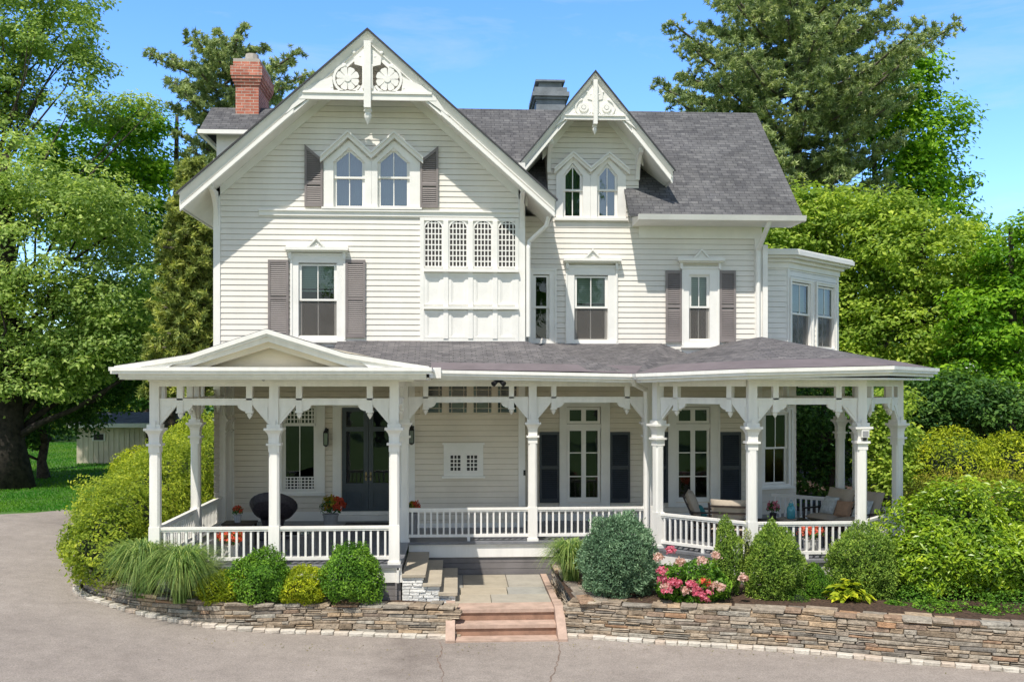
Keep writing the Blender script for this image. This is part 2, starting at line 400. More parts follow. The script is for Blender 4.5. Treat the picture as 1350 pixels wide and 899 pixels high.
def window(M, g, c, kind='double', hood=None, blind=0.0, sill=True, pointed=None, mv=1, curtain=False, screen=True, split=None, mat=WHITE, label=None, base=None, glass=None):
    """g glass opening, c casing outline in the local frame M; pointed = shoulder z"""
    x0, x1, z0, z1 = g; a0, a1, b0, b1 = c; t = 0.045
    mb = MB(M)
    ztop = pointed if pointed else z1
    mb.box(a0, x0-.02, -t, .10, b0, ztop if pointed else b1); mb.box(x1+.02, a1, -t, .10, b0, ztop if pointed else b1)
    mb.box(x0-.02, x1+.02, -t, .10, b0, z0-.03)
    xm = (x0+x1)/2
    if not pointed:
        mb.box(x0-.02, x1+.02, -t, .10, z1+.02, b1)
        bb = .03
        mb.box(a0-.012, a0+bb, -t-.022, -t+.002, b0+.02, b1+.012); mb.box(a1-bb, a1+.012, -t-.022, -t+.002, b0+.02, b1+.012)
        mb.box(a0+bb, a1-bb, -t-.022, -t+.002, b1-bb, b1+.012)
    else:
        w = x1-x0; rise = z1-pointed
        zo = b1
        mb.prism([(a0, ztop), (x0-.02, ztop), (xm, z1+.03), (xm, zo)], -t, .10)
        mb.prism([(a1, ztop), (x1+.02, ztop), (xm, z1+.03), (xm, zo)], -t, .10)
    o = mb.build('window', mat, H)
    if label: o['label'] = label
    zs = split if split else (z0+z1)/2
    s = MB(M); f = .045
    ym = .03
    def sash(za, zb, y, top_point=False):
        s.box(x0-.02, x0+f, y-.02, y+.02, za, zb if not top_point else pointed); s.box(x1-f, x1+.02, y-.02, y+.02, za, zb if not top_point else pointed)
        s.box(x0+f, x1-f, y-.02, y+.02, za, za+f)
        if not top_point: s.box(x0+f, x1-f, y-.02, y+.02, zb-f, zb)
        else:
            s.prism([(x0-.02, pointed), (x0+f, pointed), (xm, zb-f*1.2), (xm, zb+.02)], y-.02, y+.02)
            s.prism([(x1+.02, pointed), (x1-f, pointed), (xm, zb-f*1.2), (xm, zb+.02)], y-.02, y+.02)
        for k in range(1, mv+1):
            xx = x0 + (x1-x0)*k/(mv+1)
            s.box(xx-.011, xx+.011, y-.012, y+.012, za+f, zb-f)
    if kind == 'double':
        sash(zs-.02, z1, .03, bool(pointed)); sash(z0-.03, zs+.02, .072)
    elif kind == 'single': sash(z0-.03, z1, .03)
    elif kind == 'french':
        xm_ = (x0+x1)/2; pf = .055
        for (p, q) in ((x0, xm_), (xm_, x1)):
            s.box(p-.01, p+pf, .01, .05, z0-.03, split-.04); s.box(q-pf, q+.01, .012, .052, z0-.03, split-.04)
            s.box(p+pf, q-pf, .01, .05, z0-.03, z0+.10); s.box(p+pf, q-pf, .01, .05, split-.11, split-.04)
            h = (split-.04-z0)
            for fz in (.34, .66): s.box(p+pf, q-pf, .018, .042, z0+h*fz-.012, z0+h*fz+.012)
            s.box(p-.01, p+pf, .01, .05, split+.06, z1); s.box(q-pf, q+.01, .012, .052, split+.06, z1)
            s.box(p+pf, q-pf, .01, .05, split+.06, split+.12); s.box(p+pf, q-pf, .01, .05, z1-.06, z1)
        s.box(x0-.02, x1+.02, -.02, .08, split-.05, split+.05)
    s.build('sash', mat, o)
    p = MB(M)
    def pane(za, zb, y, pt=False):
        if pt: p.add([(x0, y, za), (x1, y, za), (x1, y, pointed), (xm, y, zb), (x0, y, pointed)], [(0, 1, 2, 3, 4)])
        else: p.quad((x0, y, za), (x1, y, za), (x1, y, zb), (x0, y, zb))
    if kind == 'double': pane(zs, z1, .028, bool(pointed)); pane(z0, zs, .07)
    else: pane(z0, z1, .03)
    p.build('pane', glass or GLASS, o)
    if screen and kind == 'double':
        sc = MB(M); sc.quad((x0-.01, .036, z0-.01), (x1+.01, .036, z0-.01), (x1+.01, .036, zs-.02), (x0-.01, .036, zs-.02)); sc.build('insect_screen', SCREENT, o)
    if blind > 0:
        bl = MB(M); zb = z1-(z1-z0)*blind; n = int((z1-zb)/.05)
        for k in range(n):
            zz = z1 - .05*k
            bl.add([(x0+.01, .115, zz), (x1-.01, .115, zz), (x1-.01, .135, zz-.044), (x0+.01, .135, zz-.044)], [(0, 1, 2, 3)])
        bl.box(x0+.01, x1-.01, .11, .13, zb-.03, zb); bl.build('blind', BLIND, o)
    if curtain:
        cu = MB(M); n = 24
        for (p_, q_) in ((x0, x0+(x1-x0)*.47), (x1-(x1-x0)*.47, x1)):
            for k in range(n):
                xa = p_+(q_-p_)*k/n; xb = p_+(q_-p_)*(k+1)/n
                cu.quad((xa, .2+.02*math.sin(k*1.3), z0-.05), (xb, .2+.02*math.sin((k+1)*1.3), z0-.05), (xb, .2+.02*math.sin((k+1)*1.3), z1), (xa, .2+.02*math.sin(k*1.3), z1))
        cu.build('curtain', CURTAIN, o)
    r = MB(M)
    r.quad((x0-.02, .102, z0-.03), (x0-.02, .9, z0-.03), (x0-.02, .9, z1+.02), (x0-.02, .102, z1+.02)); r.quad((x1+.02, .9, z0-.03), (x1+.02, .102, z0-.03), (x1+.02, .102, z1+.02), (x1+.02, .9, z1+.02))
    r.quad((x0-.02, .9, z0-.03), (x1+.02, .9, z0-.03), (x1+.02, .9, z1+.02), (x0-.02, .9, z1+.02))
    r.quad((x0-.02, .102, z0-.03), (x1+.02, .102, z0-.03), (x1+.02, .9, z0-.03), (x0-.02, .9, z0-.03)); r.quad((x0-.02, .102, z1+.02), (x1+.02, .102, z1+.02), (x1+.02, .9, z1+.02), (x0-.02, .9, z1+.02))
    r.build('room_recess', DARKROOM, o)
    if sill:
        q = MB(M); q.box(a0-.03, a1+.03, -.10, -.0, b0-.05, b0+.002); q.build('sill', mat, o)
    if hood:
        h0, h1, hz0, pk = hood     # left, right, underside z, peak z
        q = MB(M)
        q.box(h0, h1, -.22, -.0, hz0+.035, hz0+.10); q.box(h0+.03, h1-.03, -.15, -.0, hz0, hz0+.041)
        for sx in (h0+.07, h1-.13): q.prism([(sx, hz0), (sx+.06, hz0), (sx+.06, hz0-.17), (sx, hz0-.13)], -.11, -.0)
        cx = (h0+h1)/2; pk = max(pk, hz0+.30)+.03; hw = .21
        q.prism([(cx-hw, hz0+.098), (cx-hw+.05, hz0+.098), (cx, pk-.055), (cx, pk)], -.22, -.15)
        q.prism([(cx+hw, hz0+.098), (cx+hw-.05, hz0+.098), (cx, pk-.055), (cx, pk)], -.22, -.15)
        q.prism([(cx-hw+.04, hz0+.098), (cx+hw-.04, hz0+.098), (cx, pk-.04)], -.17, -.14)
        # sloped top of the hood
        q.prism([(h0, hz0+.098), (h1, hz0+.098), (h1-.02, hz0+.14), (h0+.02, hz0+.14)], -.10, -.0)
        for k in range(5):
            an = math.pi*(k+.5)/5; q.box(cx+math.cos(an)*hw*.42-.012, cx+math.cos(an)*hw*.42+.012, -.185, -.17, hz0+.10+math.sin(an)*hw*.3, hz0+.13+math.sin(an)*hw*.3)
        q.build('hood', mat, o)
    return o
def shutter(M, x0, x1, z0, z1, mat=SHUT, top=None, label=None):
    """top = (z left, z right) for a raked head"""
    mb = MB(M); w = .05; y0, y1 = -.075, -.04
    zl, zr = top if top else (z1, z1)
    tz = lambda x: zl + (zr-zl)*(x-x0)/(x1-x0)
    mb.prism([(x0, z0), (x0+w, z0), (x0+w, tz(x0+w)), (x0, zl)], y0, y1); mb.prism([(x1-w, z0), (x1, z0), (x1, zr), (x1-w, tz(x1-w))], y0, y1)
    mb.box(x0+w, x1-w, y0, y1, z0, z0+.09)
    mb.prism([(x0+w, tz(x0+w)-.07), (x1-w, tz(x1-w)-.07), (x1-w, tz(x1-w)), (x0+w, tz(x0+w))], y0, y1)
    zm = (z0+min(zl, zr))/2; mb.box(x0+w, x1-w, y0, y1, zm-.035, zm+.035)
    mb.box(x0+.01, x1-.01, -.038, -.02, z0+.01, min(zl, zr)-.01)
    z = z0+.10
    while z < max(zl, zr)-.06:
        xa, xb = x0+w, x1-w
        if top and z > min(zl, zr)-.07:
            f = (max(zl, zr)-.07-z)/(max(zl, zr)-min(zl, zr))
            if zl > zr: xb = x0 + (x1-x0)*f
            else: xa = x1 - (x1-x0)*f
        if abs(z+.02-zm) > .05 and xb-xa > .02:
            mb.add([(xa, y0+.004, z), (xb, y0+.004, z), (xb, y0+.03, z+.042), (xa, y0+.03, z+.042), (xa, y0+.014, z-.003), (xb, y0+.014, z-.003)], [(0, 1, 2, 3), (4, 5, 1, 0)])
        z += .046
    o = mb.build('shutter', mat, H)
    if label: o['label'] = label
    return o
SCREENT, _g, _o = newmat('fine_insect_mesh')
_b = _g.n('ShaderNodeBsdfPrincipled'); _b.inputs['Base Color'].default_value = (.13, .118, .11, 1); _b.inputs['Roughness'].default_value = .5
_t = _g.n('ShaderNodeBsdfTransparent'); _m = _g.n('ShaderNodeMixShader'); _m.inputs[0].default_value = .42
_g.l(_b.outputs[0], _m.inputs[1]); _g.l(_t.outputs[0], _m.inputs[2]); _g.l(_m.outputs[0], _o.inputs[0])

F1, F2, F3 = plane_frame(DW), plane_frame(DB), plane_frame(DD)
# ---- roof numbers
DG = DW - .70
Xc, Zr = P(485, 40, DG); slope = .885
hL = Xc - hx(238, DG); hR = hx(731, DG) - Xc
def rake_z(x, off=0): return Zr - off - slope*abs(x-Xc)
DN = DB - .70
Xn, Zn = P(784, 95, DN); sn = 1.22; nL = Xn-hx(687, DN); nR = hx(886, DN)-Xn
EY, EZ = 22.6, 8.27; RY, RZ = 26.16, 11.63
# ---- windows of the gable wall
w1g = rc(DW, 395, 443, 348, 443); w1c = rc(DW, 384, 455, 335, 449)
a1g = rc(DW, 441, 480, 197, 272); a2g = rc(DW, 499, 539, 197, 272)
a1c = rc(DW, 427, 491, 186, 275); a2c = rc(DW, 489, 554, 186, 275)
a1c = (a1c[0], (a1c[1]+a2c[0])/2-.002, a1c[2], a1c[3]); a2c = (a1c[1]+.004, a2c[1], a2c[2], a2c[3])
ptz = hz(214, a1g[0], DW)
def ptd(g, sh):
    def f(z):
        if not (g[2]-.05 < z < g[3]): return None
        if z < sh: return (g[0]-.05, g[1]+.05)
        k = (z-sh)/(g[3]-sh); xm = (g[0]+g[1])/2; return (g[0]*(1-k)+xm*k-.03, g[1]*(1-k)+xm*k+.03)
    return f
lat = rc(DW, 555, 690, 288, 450)
zbelt = hz(281, 0, DW)
holes = [rect_hole(w1g), ptd(a1g, ptz), ptd(a2g, ptz), lambda z: (lat[0]+.05, lat[1]+.2) if z < lat[3]-.05 else None]
siding(F1, 'wall', 4.30, Zr-.3, lambda z: max(XL, Xc-(Zr-.30-z)/slope), lambda z: min(XR, Xc+(Zr-.30-z)/slope), holes, SIDING)
vent = rc(DW, 588, 634, 588, 624)
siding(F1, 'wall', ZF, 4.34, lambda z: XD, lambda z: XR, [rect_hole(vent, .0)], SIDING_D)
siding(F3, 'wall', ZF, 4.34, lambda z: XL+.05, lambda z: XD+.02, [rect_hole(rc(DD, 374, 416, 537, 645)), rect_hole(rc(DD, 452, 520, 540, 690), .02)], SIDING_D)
# right block
w5g = rc(DB, 758, 800, 364, 447); w5c = rc(DB, 746, 813, 351, 452)
w6g = rc(DB, 909, 934, 363, 447); w6c = rc(DB, 899, 947, 353, 456)
w4g = rc(DB, 704, 723, 363, 447); w4c = rc(DB, 697, 733, 355, 453)
d1g = rc(DB, 743, 767, 217, 285); d2g = rc(DB, 788, 813, 217, 285)
d1c = rc(DB, 733, 779, 207, 289); d2c = rc(DB, 777, 825, 207, 289)
d1c = (d1c[0], (d1c[1]+d2c[0])/2-.002, d1c[2], d1c[3]); d2c = (d1c[1]+.004, d2c[1], d2c[2], d2c[3])
dsz = hz(232, d1g[0], DB)
f1g = rc(DB, 748, 791, 537, 661); f1c = rc(DB, 738, 803, 530, 668)
f2g = rc(DB, 892, 935, 537, 661); f2c = rc(DB, 881, 948, 530, 668)
nxl, nxr = hx(722, DB), hx(842, DB)
siding(F2, 'wall', 4.30, EZ+.05, lambda z: XR, lambda z: XBR, [rect_hole(w5g), rect_hole(w6g), rect_hole(w4g, .03), ptd(d1g, dsz), ptd(d2g, dsz)], SIDING)
siding(F2, 'wall', EZ+.05, Zn-.2, lambda z: max(nxl, Xn-(Zn-.25-z)/sn), lambda z: min(nxr, Xn+(Zn-.25-z)/sn), [ptd(d1g, dsz), ptd(d2g, dsz)], SIDING)
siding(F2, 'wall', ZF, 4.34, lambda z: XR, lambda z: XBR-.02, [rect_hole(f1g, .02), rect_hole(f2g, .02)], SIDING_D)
# returns and hidden sides
def side_wall(p0, p1, z0, z1, mat=SIDING, top=None):
    M, L = frame(p0, p1); return siding(M, 'wall', z0, z1, lambda z: 0, lambda z: L, [], mat)
side_wall((XL, DW+9), (XL, DW), .3, 8.9)
side_wall((XR, DW), (XR, DB), ZF, 8.9)
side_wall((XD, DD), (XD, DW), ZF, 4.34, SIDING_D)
side_wall((XBR, DB), (XBR, DB+6), .3, 8.3)
mb = MB(); mb.box(XL+.05, XBR-.05, DW+9, DW+9.1, 0, 8.3); mb.box(XL+.05, XR, DW+.95, DW+1.0, 4.4, 8.5)
mb.box(nxl, nxl+.05, DB+.01, DB+2.2, 8.0, Zn-sn*(Xn-nxl)-.2); mb.box(nxr-.05, nxr, DB+.01, DB+2.2, 8.0, Zn-sn*(nxr-Xn)-.2)
mb.build('wall', SIDING, H)
mb = MB(F1)                                 # near-black sheet painted as the unlit rooms, so nothing shows through
mb.M = I4; mb.box(XL+.1, XBR-.1, DB+1.2, DB+1.25, .3, 8.2); mb.build('dark_backing', DARKROOM, H)
# corner boards, belt, skirt boards
mb = MB(F1); mb.box(XL-.02, XL+.13, -.045, .12, 4.2, 9.35); mb.box(XR-.13, XR+.02, -.045, .12, ZF, 9.35)
mb.box(hx(342, DW), XR-.13, -.06, 0, zbelt-.10, zbelt+.0); mb.box(hx(342, DW), XR-.13, -.10, 0, zbelt, zbelt+.035)
mb.box(XD-.02, XD+.12, -.04, .1, ZF, 4.34)
mb.M = F2; mb.box(XBR-.16, XBR+.02, -.04, .12, ZF, EZ-.05)
mb.M = F3; mb.box(XL+.03, XD, -.03, 0, ZF, ZF+.22); mb.box(XL+.03, XL+.15, -.035, .0, ZF+.2, 4.34)
mb.M = F2; mb.box(XR, XBR-.16, -.03, 0, ZF, ZF+.16)
mb.M = F1; mb.box(XD+.12, XR-.13, -.03, 0, ZF, ZF+.1)
mb.build('corner_trim', WHITE, H)

# ---- windows
hd = lambda D, x0, x1, y, pk: (hx(x0, D), hx(x1, D), hz(y, hx(x0, D), D), hz(pk, hx(x0, D), D))
window(F1, w1g, w1c, hood=hd(DW, 377, 460, 333, 319), blind=.36, label='tall window with green glass and half drawn blind over the pediment')
shutter(F1, *rc(DW, 354, 381, 343, 444)); shutter(F1, *rc(DW, 456, 482, 343, 445))
window(F1, a1g, a1c, pointed=ptz, label='left of the pair of pointed attic windows', sill=False, screen=False, glass=GLASS2, curtain=True)
window(F1, a2g, a2c, pointed=ptz, label='right of the pair of pointed attic windows', curtain=True, sill=False, screen=False, glass=GLASS2)
mb = MB(F1); mb.box(a1c[0]-.04, a2c[1]+.04, -.11, 0, a1c[2]-.03, a1c[2]+.02); mb.build('sill', WHITE, H); mb = MB(F1)
def chev_hood(mb, xs, w=.10, y=-.15):
    pts = xs
    for (a, b) in zip(pts, pts[1:]):
        dz = w*1.2
        mb.prism([a, b, (b[0], b[1]-dz), (a[0], a[1]-dz)], y, -.03)
        mb.prism([(a[0], a[1]+.03), (b[0], b[1]+.03), (b[0], b[1]-.02), (a[0], a[1]-.02)], y-.05, -.03)
zz = lambda y, D: hz(y, 0, D)
chev_hood(mb, [(hx(423, DW), zz(211, DW)), (hx(459.5, DW), zz(178, DW)), (hx(490, DW), zz(205, DW)), (hx(520, DW), zz(178, DW)), (hx(558, DW), zz(211, DW))])
mb.build('window_head_moulding', WHITE, H)
zs = [zz(y, DW) for y in (275, 194, 214)]
shutter(F1, hx(402, DW), hx(426, DW), zs[0], zs[1], top=(zs[1], zs[2])); shutter(F1, hx(554, DW), hx(578, DW), zs[0], zs[1], top=(zs[2], zs[1]))
window(F2, w4g, w4c, mv=0, screen=False, sill=True, label='narrow dark window beside the panelled bay')
window(F2, w5g, w5c, hood=hd(DB, 742, 818, 347, 335), blind=.46)
window(F2, w6g, w6c, hood=hd(DB, 892, 953, 347, 337), blind=.46)
shutter(F2, *rc(DB, 877, 898, 357, 451)); shutter(F2, *rc(DB, 948, 969, 357, 451))
window(F2, d1g, d1c, pointed=dsz, curtain=True, sill=False, screen=False, glass=GLASS2); window(F2, d2g, d2c, pointed=dsz, curtain=True, sill=False, screen=False, glass=GLASS2)
mb = MB(F2); chev_hood(mb, [(hx(730, DB), zz(226, DB)+.05), (hx(755, DB), zz(201, DB)), (hx(778, DB), zz(224, DB)+.05), (hx(802, DB), zz(201, DB)), (hx(829, DB), zz(226, DB)+.05)], w=.08)
mb.build('window_head_moulding', WHITE, H); mb = MB(F2); mb.box(d1c[0]-.04, d2c[1]+.04, -.10, 0, d1c[2]-.04, d1c[2]+.02); mb.build('sill', WHITE, H)
s1 = hz(562, 0, DB)
window(F2, f1g, f1c, kind='french', split=s1, sill=False, screen=False); window(F2, f2g, f2c, kind='french', split=s1, sill=False, screen=False)
for (a, b) in ((711, 737), (804, 830), (868, 880), (949, 976)): shutter(F2, *rc(DB, a, b, 569, 662), mat=SHUTD)
# entrance: window with lattice, double door
dwg = rc(DD, 374, 416, 562, 645); dwt = rc(DD, 374, 416, 536, 558)
window(F3, (dwg[0], dwg[1], dwg[2], dwt[3]), rc(DD, 362, 428, 530, 650), kind='single', mv=1, sill=True, screen=False, label='porch window with lattice above and below')
for (za, zb) in ((dwt[2], dwt[3]), (hz(645, dwg[0], DD), hz(629, dwg[0], DD))):
    n = 9; mb = MB(F3)
    for k in range(n+1):
        xx = dwg[0]+(dwg[1]-dwg[0])*k/n; mb.box(xx-.012, xx+.012, -.02, .0, za, zb)
    m = 4
    for k in range(m+1):
        z = za+(zb-za)*k/m; mb.box(dwg[0], dwg[1], -.018, .002, z-.012, z+.012)
    mb.build('lattice', WHITE, H)
mb = MB(F3); mb.box(dwg[0], dwg[1], -.05, .02, dwt[2]-.06, dwt[2]); mb.build('transom_bar', WHITE, H)
dr = rc(DD, 450, 521, 537, 682); xm = (dr[0]+dr[1])/2
mb = MB(F3); mb.box(dr[0]-.20, dr[0], -.05, .12, ZF+.02, dr[3]+.15); mb.box(dr[1], XD-.05, -.05, .12, ZF+.02, dr[3]+.15); mb.box(dr[0], dr[1], -.05, .12, dr[3], dr[3]+.15)
mb.box(dr[0]-.1, dr[1]+.1, -.15, .12, ZF+.005, ZF+.14); mb.build('door_casing', WHITE, H)
for (a, b) in ((dr[0], xm-.004), (xm+.004, dr[1])):
    mb = MB(F3); z0, z1 = ZF+.14, dr[3]; st = .11
    zt, zm_, zl_ = hz(565, 0, DD), hz(636, 0, DD), hz(647, 0, DD)
    mb.box(a, a+st, .02, .07, z0, z1); mb.box(b-st, b, .02, .07, z0, z1)
    for (p, q) in ((z0, z0+.16), (zl_, zm_), (zt-.06, zt+.05), (z1-.1, z1)): mb.box(a+st, b-st, .02, .07, p, q)
    mb.box(a+st, b-st, .045, .06, z0+.16, zl_); mb.box(a+st+.05, b-st-.05, .03, .05, z0+.21, zl_-.05); mb.box(a+st+.09, b-st-.09, .02, .035, z0+.26, zl_-.1)
    d = mb.build('door', DOORM, H)
    p = MB(F3); p.quad((a+st, .05, zm_), (b-st, .05, zm_), (b-st, .05, z1-.1), (a+st, .05, z1-.1)); p.build('pane', GLASS, d)
    hn = MB(F3); hxx = b-.05 if a < xm-.1 and b < xm+.01 else a+.05
    hn.ball((hxx, -.03, ZF+1.05), .03, seg=8, rings=6); hn.box(hxx-.02, hxx+.02, .0, .02, ZF+.95, ZF+1.15); hn.build('handle', paint('aged_brass', (.25, .2, .12), .3, metal=.8), d)
mb = MB(F3); mb.box(dr[0], dr[1], .5, .52, ZF, dr[3]); mb.build('dark_backing', DARKROOM, H)  # near-black sheet standing in for the unlit hall
# small pair of latticed vents
mb = MB(F1); vc = rc(DW, 585, 637, 586, 627); mb.box(vc[0], vc[1], -.03, 0, vc[2], vc[3]); mb.box(vc[0]-.03, vc[1]+.03, -.06, 0, vc[3], vc[3]+.045); mb.box(vc[0]-.04, vc[1]+.04, -.09, 0, vc[2]-.05, vc[2])
for (a, b) in ((594, 607), (615.5, 629)):
    r = rc(DW, a, b, 600, 620)
    mb.box(r[0]-.05, r[1]+.05, -.045, -.03, r[3], r[3]+.05); mb.box(r[0]-.05, r[1]+.05, -.045, -.03, r[2]-.05, r[2]); mb.box(r[0]-.05, r[0], -.045, -.03, r[2], r[3]); mb.box(r[1], r[1]+.05, -.045, -.03, r[2], r[3])
    for k in (1, 2): xx = r[0]+(r[1]-r[0])*k/3; mb.box(xx-.012, xx+.012, -.043, -.03, r[2], r[3])
    for k in (1, 2, 3): z_ = r[2]+(r[3]-r[2])*k/4; mb.box(r[0], r[1], -.041, -.03, z_-.012, z_+.012)
vt = mb.build('vent_window', WHITE, H)
for (a, b) in ((594, 607), (615.5, 629)): mb = MB(F1); r = rc(DW, a, b, 600, 620); mb.box(r[0], r[1], -.034, -.031, r[2], r[3]); mb.build('pane', LATB, vt)

# ---- lattice and panel bay
L0, L1, Lz0, Lz1 = lat
mb = MB(F1); mb.box(L0, XR-.13, -.03, 0, Lz0, Lz1)
mb.box(L0-.02, L0+.07, -.075, 0, Lz0, Lz1); mb.box(L0+.07, XR-.13, -.07, 0, Lz1-.07, Lz1)
zA, zB, zC_, zD = (zz(y, DW) for y in (292, 352, 357, 406))
mb.box(L0+.07, XR-.13, -.15, 0, zC_-.04, zC_+.03); mb.box(L0+.07, XR-.13, -.13, 0, zD-.035, zD+.02)
mb.box(L0+.07, XR-.13, -.065, 0, Lz0, Lz0+.06)
ops = [(560, 583), (592.5, 615.5), (625, 648), (657, 681)]
edges = [L0+.07] + [(hx(ops[i][1], DW)+hx(ops[i+1][0], DW))/2 for i in range(3)] + [XR-.13]
for e in edges[1:-1]: mb.box(e-.055, e+.055, -.085, 0, Lz0+.06, Lz1-.07)
mb.box(XR-.13-.08, XR-.13, -.065, 0, Lz0+.06, Lz1-.07)
for i in range(4):
    e0, e1 = edges[i]+(.055 if i else 0), edges[i+1]-(.055 if i < 3 else .08)
    for (pa, pb, sh) in ((zz(360, DW), zz(402, DW), .0), (zz(410, DW), zz(446, DW), .0)):
        mb.box(e0, e0+.07, -.06, -.03, pb, pa); mb.box(e1-.07, e1, -.06, -.03, pb, pa); mb.box(e0+.07, e1-.07, -.06, -.03, pa-.06, pa); mb.box(e0+.07, e1-.07, -.06, -.03, pb, pb+.04); mb.box(e0+.07, e0+.10, -.045, -.03, pb+.04, pa-.06); mb.box(e1-.10, e1-.07, -.045, -.03, pb+.04, pa-.06); mb.box(e0+.10, e1-.10, -.045, -.03, pa-.10, pa-.06)
        pass
bay = mb.build('panelled_bay', WHITE, H)
for i, (a, b) in enumerate(ops):
    mb = MB(F1); bk = MB(F1)
    a, b = hx(a, DW), hx(b, DW); r = (b-a)/2; cx = (a+b)/2; zs_ = zA - r
    bk.prism([(a, zB), (b, zB)] + [(cx+r*math.cos(t), zs_+r*math.sin(t)) for t in np.linspace(0, math.pi, 9)], -.034, -.031)
    for k in range(0, 6):
        xx = a+(b-a)*k/5; top = zs_+math.sqrt(max(0, r*r-(xx-cx)**2)); mb.box(xx-.013, xx+.013, -.05, -.035, zB, max(top, zs_))
    n = 8
    for k in range(0, n+1):
        z_ = zB+(zs_+r*.75-zB)*k/n; hw = r if z_ < zs_ else math.sqrt(max(0, r*r-(z_-zs_)**2)); mb.box(cx-hw, cx+hw, -.048, -.034, z_-.013, z_+.013)
    arc = [(cx+(r+.0)*math.cos(t), zs_+r*math.sin(t)) for t in np.linspace(0, math.pi, 11)]
    arco = [(cx+(r+.035)*math.cos(t), zs_+(r+.035)*math.sin(t)) for t in np.linspace(0, math.pi, 11)]
    for k in range(10): mb.prism([arc[k], arc[k+1], arco[k+1], arco[k]], -.06, -.03)
    mb.box(a-.035, a, -.06, -.03, zB, zs_); mb.box(b, b+.035, -.06, -.03, zB, zs_)
    mb.build('lattice', WHITE, bay); bk.build('lattice_backing', LATB, bay)
# stained glass strip under the bay
sz0, sz1 = zz(544, DW), zz(508, DW)
mb = MB(F1); mb.box(L0-.05, XR-.13, -.07, 0, sz0-.09, sz0-.03); mb.box(L0-.02, XR-.13, -.035, 0, sz0-.03, sz1+.1)
sts = []
for (a, b) in ops:
    st = MB(F1); sts.append(st)
    a, b = hx(a-1, DW), hx(b, DW); g = 5; ys = [sz0, sz0+.10, sz0+.24, sz0+.38, sz0+.52, sz1]
    xs_ = [a, a+.07, b-.07, b]
    for i in range(3):
        for j in range(5): st.add([(xs_[i]+.006, -.039, ys[j]+.006), (xs_[i+1]-.006, -.039, ys[j]+.006), (xs_[i+1]-.006, -.039, ys[j+1]-.006), (xs_[i]+.006, -.039, ys[j+1]-.006)], [(0, 1, 2, 3)])
    for x_ in (a-.025, b): mb.box(x_, x_+.025, -.055, -.035, sz0, sz1)
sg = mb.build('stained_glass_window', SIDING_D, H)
for st in sts: tag(st.build('pane', STAIN, sg))

# ---- roofs
def chevron(xc, zr, m, hl, hr, t0, t1):
    return [(xc-hl, zr-m*hl-t0), (xc, zr-t0), (xc+hr, zr-m*hr-t0), (xc+hr, zr-m*hr-t1), (xc, zr-t1), (xc-hl, zr-m*hl-t1)]
def gable_roof(xc, zr, m, hl, hr, y0, y1, yw, bw):
    def legs(mb, t0, t1, ya, yb, el=0, er=0):
        a, b = hl-el, hr-er
        mb.prism([(xc-a, zr-m*a-t0), (xc, zr-t0), (xc, zr-t1), (xc-a, zr-m*a-t1)], ya, yb)
        mb.prism([(xc+b, zr-m*b-t0), (xc, zr-t0), (xc, zr-t1), (xc+b, zr-m*b-t1)], ya, yb)
    mb = MB(); legs(mb, 0, .045, y0-.14, y1, -.04, -.04); rf = mb.build('roof', ROOF, H)
    mb = MB(); legs(mb, .0, .045, y0-.165, y0-.141, -.06, -.06); mb.build('drip_edge', DRIP, rf)
    mb = MB(); legs(mb, .047, .047+bw*.6, y0-.012, y0+.03); legs(mb, .047+bw*.6, .047+bw, y0-.015, y0+.03)
    for s_, h_ in ((-1, hl), (1, hr)):
        ta, tb = .05, .047+bw*.55
        mb.add([(xc+s_*h_, y0-.11, zr-m*h_-ta), (xc, y0-.11, zr-ta), (xc, y0-.013, zr-tb), (xc+s_*h_, y0-.013, zr-m*h_-tb), (xc+s_*h_, y0-.0, zr-m*h_-ta), (xc, y0, zr-ta)], [(0, 1, 2, 3) if s_ > 0 else (3, 2, 1, 0), (0, 3, 4)])
    legs(mb, .047, .085, y0-.13, y0-.11, -.02, -.02); legs(mb, .047+bw*.55, .047+bw*.62, y0-.05, y0-.016); legs(mb, .047+bw*.9, .047+bw*1.05, y0-.05, y0-.016)
    legs(mb, .30*bw/.38, .36*bw/.38, y0+.031, y1, .02, .02)      # soffit
    for s_, h_ in ((-1, hl), (1, hr)):                           # fascia along the eaves
        xe = xc+s_*h_; ze = zr-m*h_
        mb.box(min(xe, xe+.03*s_), max(xe, xe+.03*s_), y0+.03, y1, ze-.047-bw*.85, ze-.05)
    # frieze on the wall
    legs(mb, .36*bw/.38, .36*bw/.38+.20, yw-.045, yw, .55, .55)
    mb.build('bargeboard', WHITE, rf)
    return rf
rf1 = gable_roof(Xc, Zr, slope, hL, hR, DG, DW+9.5, DW, .38)
rf2 = gable_roof(Xn, Zn, sn, nL, nR, DN, DB+3.2, DB, .30)
mb = MB(); xE = hx(1058, EY)
xprism(mb, [(EY, EZ), (RY, RZ), (2*RY-EY, EZ), (2*RY-EY, EZ-.06), (RY, RZ-.06), (EY, EZ-.06)], hx(830, EY), xE)
xprism(mb, [(EY+1.4, EZ+1.32), (RY, RZ), (2*RY-EY, EZ), (2*RY-EY, EZ-.06), (RY, RZ-.06), (EY+1.4, EZ+1.26)], Xc, hx(830, EY))
xprism(mb, [(EY+.4, EZ+.38), (EY+1.4, EZ+1.32), (EY+1.4, EZ+1.26), (EY+.4, EZ+.32)], XR+.2, nxl)
rf3 = mb.build('roof', ROOF, H)
mb = MB()
xg0 = hx(841, EY)
xprism(mb, [(EY+.02, EZ-.17), (EY-.08, EZ-.15), (EY-.12, EZ-.03), (EY+.02, EZ-.03)], xg0, xE+.06)
